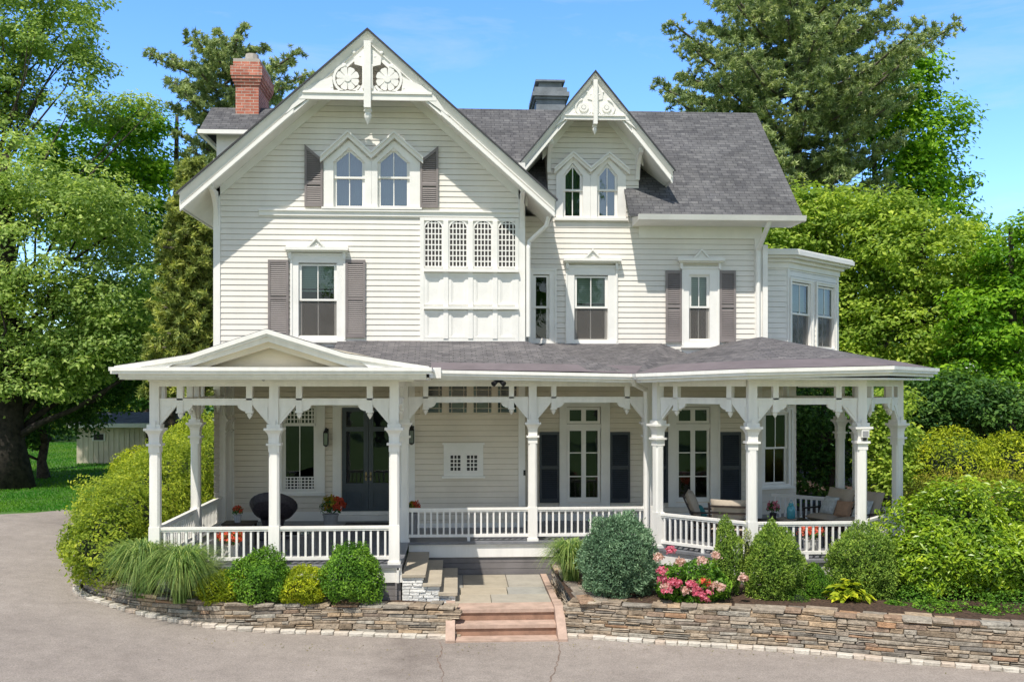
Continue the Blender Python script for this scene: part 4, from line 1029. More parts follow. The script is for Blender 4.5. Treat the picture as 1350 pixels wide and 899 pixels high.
# hairline cracks
vo = g.n('ShaderNodeTexVoronoi', feature='DISTANCE_TO_EDGE', i_Scale=.09)
nd = g.n('ShaderNodeTexNoise', i_Scale=1.4, i_Detail=6.0); g.l(geo.outputs['Position'], nd.inputs[0])
mxv = g.n('ShaderNodeMixRGB'); mxv.inputs[0].default_value = .06; g.l(geo.outputs['Position'], mxv.inputs[1])
ad = g.n('ShaderNodeVectorMath', operation='MULTIPLY_ADD'); ad.inputs[1].default_value = (1.5, 1.5, 0); g.l(nd.outputs['Color'], ad.inputs[0]); g.l(geo.outputs['Position'], ad.inputs[2]); g.l(ad.outputs[0], vo.inputs[0])
rc_ = ramp(g, [(0, (.97, .96, .96)), (.001, (.99, .99, .99)), (.002, (1, 1, 1))]); g.l(vo.outputs[0], rc_.inputs[0])
vm2 = g.n('ShaderNodeVectorMath', operation='MULTIPLY'); g.l(vm.outputs[0], vm2.inputs[0]); g.l(rc_.outputs[0], vm2.inputs[1]); g.l(vm2.outputs[0], b.inputs[0])
bp = g.n('ShaderNodeBump', i_Strength=.5, i_Distance=.008); g.l(n2.outputs[0], bp.inputs['Height']); g.l(bp.outputs[0], b.inputs['Normal'])

import bmesh
def hh_(x):
    t = min(1, max(0, (-1-x)/11)); return .9*t*t*(3-2*t)
def terrain(name, poly, dz, mat, zf=hh_):
    bm = bmesh.new(); bm.faces.new([bm.verts.new((x, y, 0)) for x, y in poly])
    for k in range(23):
        x = -12.2+.5*k
        bmesh.ops.bisect_plane(bm, geom=bm.verts[:]+bm.edges[:]+bm.faces[:], plane_co=(x, 0, 0), plane_no=(1, 0, 0))
    bmesh.ops.triangulate(bm, faces=bm.faces[:])
    for v in bm.verts: v.co.z = zf(v.co.x)+dz
    bm.normal_update()
    for f in bm.faces:
        if f.normal.z < 0: f.normal_flip()
    bm.verts.index_update(); V = np.array([v.co[:] for v in bm.verts]); Fc = [[v.index for v in f.verts] for f in bm.faces]; bm.free()
    return tag(mesh_obj(name, V, Fc, mat), kind='structure')
terrain('ground', [(-900, -400), (900, -400), (900, 1500), (-900, 1500)], 0, GRASSM)
def G(px, py, z=None):
    if z is not None: return gnd(px, py, z)
    z = 0
    for _ in range(30): q = gnd(px, py, z); z = .5*z+.5*hh_(q[0])
    return q
mb = MB()
lawn = [G(165, 664), G(85, 672), G(45, 676), G(0, 678), (-30, G(0, 678)[1]+.5)]
poly = [(-30, 9), (24, 8), (24, 13.3), (14, 14.0), (9, 16.5), (2, 18.5), (-5, 19), (-7.6, 22), (-8.3, 26), lawn[0], lawn[1], lawn[2], lawn[3], lawn[4]]
terrain('driveway', poly, .006, ASPH)
# two repaired cracks
mb = MB(); rn = random.Random(5)
for pts in ([(579, 846), (583, 858), (577, 870), (584, 884), (582, 905)], [(737, 846), (738, 862), (733, 880), (722, 905)]):
    q = [G(*p) for p in pts]; fine = []
    for a, b_ in zip(q, q[1:]):
        for k in range(6): t = k/6; fine.append((a[0]+(b_[0]-a[0])*t+rn.uniform(-.02, .02), a[1]+(b_[1]-a[1])*t))
    for a, b_ in zip(fine, fine[1:]):
        w = rn.uniform(.005, .013); mb.quad((a[0]-w, a[1], .009), (a[0]+w, a[1], .009), (b_[0]+w, b_[1], .009), (b_[0]-w, b_[1], .009))
tag(mb.build('driveway_crack', paint('crack_fill', (.21, .155, .125), .9, .2, 6)), kind='structure')

# ---- curved dry stone walls and cobble edging
def resample(pts, step):
    P_ = [Vector((p[0], p[1])) for p in pts]; out = [P_[0].copy()]; acc = 0
    # Catmull-Rom for smoothness
    fine = []
    for i in range(len(P_)-1):
        p0 = P_[max(i-1, 0)]; p1 = P_[i]; p2 = P_[i+1]; p3 = P_[min(i+2, len(P_)-1)]
        for k in range(20):
            t = k/20; fine.append(.5*((2*p1)+(-p0+p2)*t+(2*p0-5*p1+4*p2-p3)*t*t+(-p0+3*p1-3*p2+p3)*t**3))
    fine.append(P_[-1]); cum = [0]
    for a, b_ in zip(fine, fine[1:]): cum.append(cum[-1]+(b_-a).length)
    L = cum[-1]
    def at(s):
        s = min(max(s, 0), L-1e-6); lo = 0; hi = len(cum)-1
        while hi-lo > 1:
            m_ = (lo+hi)//2
            if cum[m_] <= s: lo = m_
            else: hi = m_
        t = (s-cum[lo])/max(cum[lo+1]-cum[lo], 1e-9); p = fine[lo]*(1-t)+fine[lo+1]*t
        d = fine[min(lo+2, len(fine)-1)]-fine[max(lo-1, 0)]; d.normalize(); return p, d
    return at, L
def sframe(p, d, z): return Matrix(((d.x, -d.y, 0, p.x), (d.y, d.x, 0, p.y), (0, 0, 1, z), (0, 0, 0, 1)))
def stone(mb, M, x0, x1, y0, y1, z0, z1, rn, j=.01, ch=.014):
    J = lambda: rn.uniform(-j, j)
    mb.M = M; vs = []
    for (x, z) in ((x0, z0), (x1, z0), (x1, z1), (x0, z1)):
        sx = 1 if x == x0 else -1; sz = 1 if z == z0 else -1
        jx, jz = J(), J()*.6
        vs.append((x+jx+sx*ch, y0+J(), z+jz+sz*ch*.7)); vs.append((x+jx, y0+ch*1.3, z+jz)); vs.append((x+jx, y1, z))
    f = [(0, 3, 6, 9)]
    for a, b_ in ((0, 3), (3, 6), (6, 9), (9, 0)): f += [(a, a+1, b_+1, b_), (a+1, a+2, b_+2, b_+1)]
    f.append((2, 11, 8, 5)); mb.add(vs, f)
def dry_wall(name, label, pts, h0, h1, seed, thick=.42):
    rn = random.Random(seed); at, L = resample(pts, .1); mb = MB()
    z = 0; top = (lambda s: h0+(h1-h0)*s/L) if h0 else (lambda s: .5+.45*hh_(at(s)[0].x))
    while z < max([top(L*k/20) for k in range(21)])-.05:
        ch = rn.uniform(.045, .095); s = rn.uniform(-.2, 0)
        while s < L:
            ln = rn.uniform(.12, .48)*(1.2 if rn.random() < .3 else 1); hh = ch
            if z+hh > top(s)-.045: hh = top(s)-.045-z
            if hh > .02 and z+hh > hh_(at(s)[0].x)-.1:
                p, d = at(s+ln/2); lean = .16*z
                if rn.random() < .25 and hh > .06:
                    q = rn.uniform(.4, .6)*hh
                    stone(mb, sframe(p, d, 0), -ln/2, ln/2-.008, lean+rn.uniform(-.01, .012), thick*.6, z, z+q-.006, rn); stone(mb, sframe(p, d, 0), -ln/2, ln/2-.008, lean+rn.uniform(-.01, .012), thick*.6, z+q, z+hh-.006, rn)
                else: stone(mb, sframe(p, d, 0), -ln/2, ln/2-rn.uniform(.002, .009), lean+rn.uniform(-.015, .015), thick*.6, z, z+hh-rn.uniform(.001, .005), rn)
            s += ln
        z += ch
    s = 0
    while s < L:                     # flat cap stones in two rows
        ln = rn.uniform(.2, .55); p, d = at(s+ln/2); y = .03+.16*top(s)-.04+rn.uniform(-.05, .02); w = rn.uniform(.16, .28)
        M = sframe(p, d, top(s)-.05) @ Matrix.Rotation(rn.uniform(-.03, .03), 4, 'X')
        stone(mb, M, -ln/2, ln/2-.012, y, y+w, 0, rn.uniform(.045, .06), rn, j=.014)
        stone(mb, M, -ln/2+.05, ln/2+.03, y+w+.012, y+w+rn.uniform(.15, .25), -.005, rn.uniform(.035, .05), rn, j=.02)
        s += ln
    # dark hearting behind the face
    n_ = int(L/.25)
    for k in range(n_):
        p, d = at(L*(k+.5)/n_); mb.M = sframe(p, d, 0); hh = top(L*(k+.5)/n_)-.07; mb.box(-L/n_/2-.01, L/n_/2+.01, .16*hh+.04, thick*.6, 0, hh)
    o = mb.build(name, STONE); return tag(o, label, 'stone wall', 'dry stone retaining walls along the drive')
leftp = [G(588, 843), G(440, 838), G(300, 831), G(200, 815), G(133, 797), G(98, 782)]
last = leftp[-1]; leftp += [(last[0]-.25, last[1]+.9), (last[0]-.3, last[1]+3), (last[0], last[1]+7)]
leftp = leftp[::-1]
rightp = [G(747, 841), G(870, 850), G(1041, 861), G(1187, 875), G(1350, 888)]
e = Vector(rightp[-1])-Vector(rightp[-2]); rightp += [tuple(Vector(rightp[-1])+e), tuple(Vector(rightp[-1])+e*2.2)]
def shift(pts, d):
    out = []
    for i, p in enumerate(pts):
        a = Vector(pts[max(i-1, 0)]); b_ = Vector(pts[min(i+1, len(pts)-1)]); t = (b_-a).normalized(); out.append((p[0]-t.y*d, p[1]+t.x*d))
    return out
dry_wall('stone_wall', 'low dry stone wall curving round the left bed below the boxwoods', shift(leftp, .13), 0, 0, 3)
dry_wall('stone_wall', 'long dry stone retaining wall below the right bed of evergreens', shift(rightp, .13), .60, .72, 11)
def cobbles(pts, label, seed):
    rn = random.Random(seed); at, L = resample(pts, .1); mb = MB(); s = 0
    while s < L:
        ln = rn.uniform(.17, .26); p, d = at(s+ln/2); stone(mb, sframe(p, d, hh_(p.x)), -ln/2, ln/2-.006, rn.uniform(-.008, .008), .13, 0, .065+rn.uniform(-.006, .008), rn, j=.006, ch=.014); s += ln
    tag(mb.build('cobblestone_edging', COBBLE), label, 'kerb', 'cobblestone edging of the driveway')
cobbles(leftp, 'curved cobblestone edging at the foot of the left stone wall', 2)
cobbles(rightp, 'long cobblestone edging at the foot of the right stone wall', 4)

# ---- planting beds
mb = MB(); lp = shift(leftp, .36)
zb_ = .45
poly = lp + [(-.25, 17.2), (-.25, 17.55), (-1.02, 17.75), (PXL-.05, 17.8), (PXL-.05, 26), (leftp[0][0], 26)]
terrain('garden_bed', poly, .45, MULCH, lambda x: .45*hh_(x))
mb = MB(); rp_ = shift(rightp, .36)
wr0 = G(731, 795.6, .41)[0]+.14
poly = [(wr0+.05, 20.4)] + [(wr0+.1, 17.2)] + rp_ + [(26, 13.5), (26, 60), (PV[3][0]+.1, 60), (PV[3][0]+.1, 22)]
zr_b = .60
mb.add([(x, y, zr_b) for x, y in poly], [tuple(range(len(poly)))])
tag(mb.build('garden_bed', MULCH), kind='structure')
# side of the right bed along the walkway
dry_wall('stone_wall', 'short stone edge rising beside the flagstone walk', [(wr0+.02, 20.2), (wr0+.05, 18.6), (wr0+.16, 16.95)], .62, .62, 21, thick=.5)

# ---- red sandstone steps
sx0, sx1 = G(600, 820, .3)[0], G(735, 820, .3)[0]
st = empty('sandstone_steps', 'red sandstone steps with sloping side blocks from the drive to the walkway', 'steps', ((sx0+sx1)/2, 17.0, 0))
rn = random.Random(1)
tops = [(.41, 17.12, 17.65), (.215, 16.80, 17.14), (.03, 16.48, 16.82)]
for z, ya, yb in tops:
    mb = MB(); mb.box(sx0, sx1, ya, yb, z-(.06 if z > .1 else .028), z); q = mb.build('step', SANDSTONE, st)
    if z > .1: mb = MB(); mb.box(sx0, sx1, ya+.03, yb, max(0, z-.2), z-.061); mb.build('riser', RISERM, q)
for (a, b_) in ((sx0-.16, sx0-.003), (sx1+.003, sx1+.16)):
    mb = MB(); xprism(mb, [(16.44, 0), (16.44, .05), (17.14, .455), (17.66, .455), (17.66, 0)], a, b_); mb.build('side_block', SANDSTONE, st)
# ---- flagstone walkway and bluestone stair
mb = MB(); wx0, wx1 = sx0-.13, sx1+.0
rows = [(17.66, 18.35, [.42]), (18.36, 19.0, [.12, .6]), (19.01, 20.26, [.15, .62])]
for ya, yb, cuts in rows:
    xs = [wx0] + [wx0+(wx1-wx0)*c for c in cuts] + [wx1]
    for a, b_ in zip(xs, xs[1:]): stone(mb, Matrix.Translation((0, ya, .36)) @ Matrix.Rotation(0, 4, 'X'), a+.006, b_-.006, .004, yb-ya-.004, 0, .05, rn, j=.006, ch=.006)
tag(mb.build('walkway', BLUESTONE), kind='structure')
mb = MB(); xe0 = G(729, 795, .41)[0]; xprism(mb, [(17.67, .30), (17.67, .43), (20.2, .43), (20.2, .30)], xe0, xe0+.12)
tag(mb.build('walkway_edging', SANDSTONE), 'red sandstone edging strip along the right side of the flagstone walk', 'edging')
bs = empty('bluestone_stair', 'three bluestone steps with whitewashed ends climbing to the left porch', 'steps', (-.5, 18.9, .41))
px_ = PXR+.145
for k, (xa, xb, z) in enumerate(((px_, -.60, .913), (px_, -.32, .747), (px_, -.03, .580))):
    lo = xa if k == 0 else (-.62 if k == 1 else -.34)
    mb = MB(); stone(mb, Matrix.Translation((0, 17.72, z-.055)), lo, xb+.03, 0, 2.42, 0, .055, rn, j=.004, ch=.006); mb.build('tread', BLUESTONE, bs)
    mb = MB()
    zz0 = z-.165-.055
    for q in range(3):
        xq0 = px_
        while xq0 < xb-.03:
            ln = min(rn.uniform(.12, .3), xb-xq0)
            stone(mb, Matrix.Translation((0, 17.76+.002*k, 0)), xq0+.003, xq0+ln-.003, rn.uniform(-.01, .01), 2.3, max(.36, z-.055-.056*(q+1)+.003) , z-.055-.056*q-.003, rn, j=.004, ch=.008); xq0 += ln
    mb.build('riser', WHSTONE, bs)

# ================================================================= FIXTURES
def wall_lantern(x, y, z, label):
    o = empty('wall_lantern', label, 'lantern', (x, y, z), 'wall lanterns beside the front door')
    mb = MB(); mb.box(x-.05, x+.05, y-.02, y, z-.1, z+.22); mb.tube([(x, y, z+.18), (x, y-.08, z+.24), (x, y-.12, z+.20)], .012, 6)
    mb.lathe([(.075, .12), (.085, .13), (.03, .20), (.012, .23)], (x, y-.12, z), 4, math.pi/4); mb.lathe([(.02, -.20), (.075, -.17), (.075, -.155)], (x, y-.12, z), 4, math.pi/4)
    for a in range(4):
        t = math.pi/4+a*math.pi/2; cx, cy = x+.07*math.cos(t), y-.12+.07*math.sin(t); mb.box(cx-.008, cx+.008, cy-.008, cy+.008, z-.16, z+.12)
    mb.build('lantern_frame', BLACK, o); mb = MB(); mb.lathe([(.062, -.155), (.062, .12)], (x, y-.12, z), 4, math.pi/4); mb.build('pane', LAMPG, o)
lx = hx(430, DD-.1); wall_lantern(lx, DD-.03, hz(577, lx, DD), 'black wall lantern between the porch window and the front door')
lx = hx(541, DW-.12); wall_lantern(lx+.03, DW-.05, hz(574, lx, DW), 'black wall lantern on the corner right of the front door')
def flood(x, y, z, label, two=True):
    o = empty('flood_light', label, 'security light', (x, y, z), 'security lights under the porch eaves')
    mb = MB(); mb.lathe([(.06, 0), (.06, .04)], (x, y, z), 10); mb.tube([(x, y, z), (x, y-.03, z-.05)], .015, 6); mb.ball((x, y-.03, z-.05), .04, seg=8, rings=6); mb.build('bracket', BLACK, o)
    for s in ((-1, 1) if two else (-1,)):
        mb = MB(); mb.tube([(x, y-.03, z-.05), (x+s*.05, y-.05, z-.07), (x+s*.11, y-.11, z-.12)], [.02, .04, .055], 10); mb.build('lamp_head', POTG if not two else BLACK, o)
fx, fz = P(354, 492, 17.3); flood(fx, 17.42, fz+.03, 'small grey security light under the pediment', False)
fx, fz = P(657, 500, 20.0); flood(fx, 19.92, fz+.02, 'black twin headed security light under the middle eaves')
x, z = P(1140, 575, DPV-.12)
o = empty('solar_light', 'small white solar light fixed high on the front right pavilion post', 'solar light', (x, DPV-.1, z))
mb = MB(); mb.box(x-.07, x+.07, DPV-.16, DPV-.102, z-.02, z+.12); mb.build('lamp_head', WHITE, o)
mb = MB(); mb.M = Matrix.Translation((x, DPV-.162, z+.05)); mb.box(-.055, .055, -.006, 0, -.05, .05); mb.build('panel', POTG, o)
mb = MB(); mb.box(x-.03, x+.03, DPV-.14, DPV-.102, z-.08, z-.02); mb.build('sensor', BLACK, o)
x, z = P(691.5, 623, DW-.05)
mb = MB(); mb.box(x-.025, x+.025, DW-.07, DW-.046, z-.06, z+.06); mb.lathe([(.014, 0), (.014, .01)], (0, 0, 0), 8); tag(mb.build('doorbell', BLACK), 'small black doorbell on the white corner board behind the middle post', 'doorbell')
x, z = P(1068, 510, 21.0)
mb = MB(); mb.M = Matrix.Translation((x, 20.6, ZC-.03)); mb.box(-.42, .42, -.03, .03, -.05, .03); mb.tube([(-.4, 0, -.06), (.4, 0, -.06)], .02, 8)
tag(mb.build('ceiling_light', WHITE), 'white tube light on the ceiling of the seating porch', 'ceiling light')

# ================================================================= PORCH FURNITURE
def flowers(parent, c, r, n, mat, size=.05, rz=None, seed=1, name='flowers'):
    rn = np.random.default_rng(seed); V = []; Fc = []
    for k in range(n):
        d = rn.normal(size=3); d /= np.linalg.norm(d); d[2] = abs(d[2])*.9-.15
        p = np.array(c)+d*np.array([r, r, rz or r])*rn.uniform(.75, 1.05)
        for q in range(7):                       # petals
            a = rn.uniform(0, 6.28); nn = d+rn.normal(size=3)*.5; nn /= np.linalg.norm(nn)
            t = np.cross(nn, rn.normal(size=3)); t /= np.linalg.norm(t); b_ = np.cross(nn, t); s = size*rn.uniform(.6, 1.1)
            o_ = len(V); ctr = p+rn.normal(size=3)*size*.35
            V += [ctr-t*s*.5, ctr+b_*s*.4+nn*s*.15, ctr+t*s*.5, ctr-b_*s*.4+nn*s*.15]; Fc.append((o_, o_+1, o_+2, o_+3))
    return mesh_obj(name, np.array(V), Fc, mat, parent, uv=False)
def leaf_ball(name, c, r, n, size, mat, parent=None, seed=1, aspect=.5, rz=None, low=-.3):
    rn = np.random.default_rng(seed); d = rn.normal(size=(n, 3)); d /= np.linalg.norm(d, axis=1, keepdims=True); d = d[d[:, 2] > low]
    p = np.array(c)+d*np.array([r, r, rz or r])*rn.uniform(.5, 1.0, (len(d), 1)); nn = d+rn.normal(size=d.shape)*.6+np.array([0, 0, .4])
    return foliage(name, p, nn, size, aspect, mat, parent, rn.uniform(0, 1, len(p)), rn)
def foliage(name, Pp, Nn, size, aspect, mat, parent, clump, rn, tang=None, fold=.12):
    N_ = len(Pp); Nn = Nn/np.maximum(np.linalg.norm(Nn, axis=1, keepdims=True), 1e-6)
    if tang is None: tang = rn.normal(size=(N_, 3))
    T = tang-Nn*(tang*Nn).sum(1, keepdims=True); T /= np.maximum(np.linalg.norm(T, axis=1, keepdims=True), 1e-6); B = np.cross(Nn, T)
    s = size*rn.uniform(.65, 1.25, (N_, 1)); w = s*aspect*.5; h = s*.5
    V = np.stack([Pp-T*h, Pp+B*w+Nn*s*fold, Pp+T*h, Pp-B*w+Nn*s*fold], 1).reshape(-1, 3)
    Fc = np.arange(N_*4, dtype=np.int32).reshape(-1, 4)
    o = mesh_obj(name, V, Fc, mat, parent, uv=False)
    at = o.data.attributes.new('clump', 'FLOAT', 'POINT'); at.data.foreach_set('value', np.repeat(clump, 4).astype(np.float32))
    return o
GRN = leafmat('plant_green', [(0, (.03, .09, .02)), (.6, (.06, .15, .03)), (1, (.10, .21, .04))])
def potted(name, label, x, y, z0, pr, ph, potm, fl, fr, flz, n=26, leaves=True, cat='potted plant', seed=1, fsize=.05):
    o = empty(name, label, cat, (x, y, z0))
    mb = MB(); mb.lathe([(pr*.72, 0), (pr*.8, ph*.1), (pr, ph*.9), (pr*1.08, ph*.92), (pr*1.08, ph), (pr*.9, ph), (pr*.85, ph*.9)], (x, y, z0), 16); mb.build('pot', potm, o, smooth=False)
    if leaves: leaf_ball('leaves', (x, y, z0+ph+flz*.35), fr*.95, 260, fsize*1.3, GRN, o, seed, rz=flz*.8)
    for i, m in enumerate(fl): flowers(o, (x+(i*fr*.5 if len(fl) > 1 else 0), y, z0+ph+flz*.5), fr*(.9 if len(fl) == 1 else .7), n, m, fsize, rz=flz*.8, seed=seed+i)
    return o
def armchair(name, label, x, y, rz, w=.75, cat='armchair', seatl=.75, cushions=()):
    o = empty(name, label, cat, (x, y, ZF)); o.rotation_euler.z = 0
    M = Matrix.Translation((x, y, ZF)) @ Matrix.Rotation(rz, 4, 'Z')     # faces -y locally
    mb = MB(M); h = w/2
    for sx in (-h, h):
        mb.tube([(sx, -seatl*.5, 0), (sx, -seatl*.48, .56)], .022, 6); mb.tube([(sx, seatl*.52, 0), (sx, seatl*.40, .56)], .022, 6)
        mb.box(sx-.03, sx+.03, -seatl*.52, seatl*.5, .55, .58); mb.tube([(sx, seatl*.30, .30), (sx, seatl*.68, .92)], .02, 6)
        mb.box(sx-.015, sx+.015, -seatl*.5, seatl*.45, .24, .28)
    mb.box(-h, h, -seatl*.5, -seatl*.46, .24, .30); mb.box(-h, h, seatl*.40, seatl*.44, .24, .30)
    for k in range(5): yy = -seatl*.4+k*seatl*.2; mb.box(-h, h, yy-.02, yy+.02, .27, .29)
    for k in range(4): t = .2+k*.22; mb.box(-h, h, seatl*(.30+.38*t)-.01, seatl*(.30+.38*t)+.015, .30+.62*t, .34+.62*t)
    mb.build('chair_frame', DKWOOD, o)
    n = max(1, round(w/.75))
    for k in range(n):
        cx = -h+w*(k+.5)/n
        mb = MB(M); mb.cushion((cx, -.03, .38), w/n*.96, seatl*.95, .17); mb.build('seat_cushion', CUSH, o, smooth=True)
        mb = MB(M); mb.cushion((cx, seatl*.40, .70), w/n*.94, .62, .20, Matrix.Rotation(R(68), 4, 'X')); mb.build('back_cushion', CUSH, o, smooth=True)
    return o, M
def throw_pillow(label, M, c, rx, rz, mat, s=.42):
    mb = MB(M); mb.cushion(c, s, s, .15, Matrix.Rotation(R(rz), 4, 'Z') @ Matrix.Rotation(R(rx), 4, 'X')); return tag(mb.build('throw_pillow', mat, smooth=True), label, 'pillow')
def XD_(px, D): return hx(px, D)
o, M = armchair('patio_armchair', 'dark framed patio armchair with beige cushions facing right on the seating porch', XD_(933, 20.6), 20.6, R(75), .72)
throw_pillow('teal pillow lying on the beige patio armchair', M, (.0, .12, .52), 62, 0, TEALF, .36)
o, M2 = armchair('patio_loveseat', 'beige cushioned patio sofa against the right railing', XD_(1112, 20.5), 20.5, R(-62), 1.5, cat='sofa')
throw_pillow('green leaf patterned pillow at the left end of the patio sofa', M2, (.42, .08, .63), 62, 0, FLORAL)
throw_pillow('folded tan pillow in the middle of the patio sofa', M2, (.0, .0, .60), 60, 12, TANF, .38)
throw_pillow('green leaf patterned pillow at the right end of the patio sofa', M2, (-.42, .05, .63), 62, -8, FLORAL)
o, M3 = armchair('patio_ottoman_chair', 'low beige lounge seat seen from its side near the middle pavilion post', XD_(962, 19.4), 19.4, R(160), .72)
def low_table(name, label, x, y, w, d, h, rz=0):
    o = empty(name, label, 'table', (x, y, ZF)); M = Matrix.Translation((x, y, ZF)) @ Matrix.Rotation(rz, 4, 'Z'); mb = MB(M)
    n = 6
    for k in range(n): yy = -d/2+d*k/n; mb.box(-w/2, w/2, yy+.004, yy+d/n-.004, h-.03, h)
    mb.build('tabletop', DKWOOD, o)
    for sx in (-1, 1):
        for sy in (-1, 1): mb = MB(M); mb.box(sx*(w/2-.04)-.02, sx*(w/2-.04)+.02, sy*(d/2-.04)-.02, sy*(d/2-.04)+.02, 0, h-.031); mb.build('leg', DKWOOD, o)
    mb = MB(M); mb.box(-w/2+.05, w/2-.05, -d/2+.03, -d/2+.05, h-.09, h-.031); mb.box(-w/2+.05, w/2-.05, d/2-.05, d/2-.03, h-.09, h-.031); mb.build('apron', DKWOOD, o)
    return o
tx, ty = XD_(1035, 20.2), 20.2
low_table('coffee_table', 'dark slatted coffee table between the patio seats', tx, ty, 1.0, .6, .42, .1)
mb = MB(); mb.lathe([(.17, 0), (.20, .01), (.21, .04), (.19, .04), (.18, .015)], (tx+.02, ty-.05, ZF+.421), 20); tag(mb.build('tray', CUSH), 'round pale tray on the coffee table', 'tray')
o = empty('glass_lantern', 'turquoise glass candle lantern on the coffee table', 'lantern', (tx+.12, ty-.02, ZF+.44))
mb = MB(); mb.lathe([(.06, 0), (.085, .02), (.09, .2), (.07, .26), (.05, .28)], (tx+.12, ty-.02, ZF+.44), 14); mb.build('glass_body', TURQ, o, smooth=True); mb = MB(); mb.lathe([(.055, .28), (.055, .31), (.02, .33)], (tx+.12, ty-.02, ZF+.44), 12); mb.tube([(tx+.07, ty-.02, ZF+.74), (tx+.12, ty-.02, ZF+.84), (tx+.17, ty-.02, ZF+.74)], .006, 6); mb.build('lid', TURQ, o)
potted('flower_vase', 'pink flowers in a dark pot on the coffee table', tx-.22, ty+.1, ZF+.42, .07, .13, WICKER, [PINK], .14, .22, seed=5)
low_table('side_table', 'small dark side table beside the front right pavilion post', XD_(1104, 19.2), 19.2, .45, .45, .46)
potted('geranium_pot', 'coral geraniums in a white pot on the seating porch floor', XD_(1069, 18.45), 18.45, ZF, .15, .30, POTW, [CORAL], .26, .24, n=60, seed=8, fsize=.06)
# entrance porch
potted('geranium_pot', 'coral geraniums in a white pot at the left porch railing', XD_(304, 18.35), 18.35, ZF, .15, .30, POTW, [CORAL], .27, .25, n=60, seed=9, fsize=.06)
tx2 = XD_(316, 19.9)
low_table('side_table', 'dark square side table at the left end of the entrance porch', tx2, 19.9, .62, .5, .50)
potted('flower_pot', 'small grey pot of dark pink flowers on the left side table', tx2-.03, 19.85, ZF+.50, .075, .15, POTG, [REDP], .11, .16, n=22, seed=3, fsize=.04)
cx, cy = XD_(360, 21.0), 21.0
o = empty('round_wicker_chair', 'round dark wicker bowl chair behind the second porch post', 'chair', (cx, cy, ZF))
M = Matrix.Translation((cx, cy, ZF+.62)) @ Matrix.Rotation(R(-38), 4, 'X')
mb = MB(M); prof = [(.02, -.22), (.25, -.18), (.42, -.06), (.50, .08), (.50, .10), (.47, .10), (.38, -.03), (.22, -.13), (.02, -.16)]
mb.lathe(prof, (0, 0, 0), 24); mb.build('bowl_seat', WICKER, o); mb = MB(M); mb.lathe([(.02, -.15), (.3, -.10), (.42, .04), (.4, .07), (.2, -.02), (.02, -.04)], (0, 0, 0), 20); mb.build('seat_cushion', BLACK, o, smooth=True)
mb = MB(Matrix.Translation((cx, cy, ZF))); mb.lathe([(.34, 0), (.36, .02), (.2, .22), (.26, .42), (.24, .42), (.17, .22), (.32, 0)], (0, 0, 0), 18); mb.build('base', WICKER, o)
px1 = XD_(436, 22.3)
potted('urn_planter', 'grey planter of golden foliage and red flowers beside the front door', px1, 22.3, ZF, .17, .34, POTG, [YELP, REDP], .27, .34, n=60, seed=14, fsize=.07)
potted('urn_planter', 'small planter of yellow and red flowers behind the left end of the middle railing', XD_(543, 20.95), 20.95, ZF, .13, .52, POTG, [YELP, REDP], .15, .22, n=30, seed=15, fsize=.05)
# low glass garden table
o = empty('wire_table', 'low black wire table with glass top on the entrance porch floor', 'table', (XD_(392, 19.3), 19.3, ZF))
mb = MB(); wx, wy = XD_(392, 19.3), 19.3
for sx in (-.32, .32):
    for sy in (-.2, .2): mb.tube([(wx+sx, wy+sy, ZF), (wx+sx*.95, wy+sy*.95, ZF+.34)], .01, 6)
for k in range(7): yy = wy-.2+.4*k/6; mb.tube([(wx-.32, yy, ZF+.34), (wx+.32, yy, ZF+.34)], .007, 5)
mb.build('table_frame', POTG, o); mb = MB(); mb.box(wx-.33, wx+.33, wy-.21, wy+.21, ZF+.35, ZF+.36); mb.build('tabletop', GLASS, o)
o = empty('doormat', 'grey doormat in front of the double door', 'doormat', (xm, 22.9, ZF))
mb = MB(); mb.box(hx(455, 23), hx(515, 23), 22.7, 23.25, ZF+.001, ZF+.018); mb.build('mat', paint('mat_fibre', (.11, .11, .115), .95, .3, 40, bump=1), o)

# ================================================================= SHED
sD = 44.0
sxa, sxb = hx(102, sD), hx(245, sD); wz = hz(557, sxa, sD); rz = hz(543, sxa, sD+2)
o = empty('garden_shed', 'small pale board shed with grey roof beyond the lawn', 'shed', (sxa+2, sD, 0))
M = Matrix.Translation((0, sD, 0))
mb = MB(M)
k = sxa
while k < sxb: mb.box(k, min(k+.22, sxb), 0, .05, 0, wz); mb.box(k-.02, k+.02, -.02, .0, 0, wz); k += .22
mb.box(sxa, sxb, .05, 4, 0, wz); mb.build('wall', SHEDM, o)
mb = MB(); xprism(mb, [(sD-.4, wz-.05), (sD+2, rz), (sD+4.4, wz-.05), (sD+4.4, wz-.2), (sD+2, rz-.15), (sD-.4, wz-.2)], sxa-.3, sxb+.3); rf = mb.build('roof', ROOF, o)
mb = MB(); mb.box(sxa-.3, sxb+.3, sD-.45, sD-.4, wz-.2, wz-.02); mb.build('eaves_board', WHITE, rf)
a, b_ = hx(124, sD), hx(137, sD); mb = MB(M); mb.box(a-.06, b_+.06, -.05, 0, hz(581, a, sD), hz(571, a, sD)); w_ = mb.build('window', WHITE, o); mb = MB(M); mb.box(a, b_, -.06, -.05, hz(580, a, sD), hz(572, a, sD)); mb.build('pane', LATB, w_)
a, b_ = hx(196, sD), hx(240, sD); mb = MB(M); mb.box(a, b_, -.06, -.0, 0.0, wz-.25); mb.box(a-.1, a, -.08, 0, 0, wz-.15); mb.build('door', DKWOOD, o)
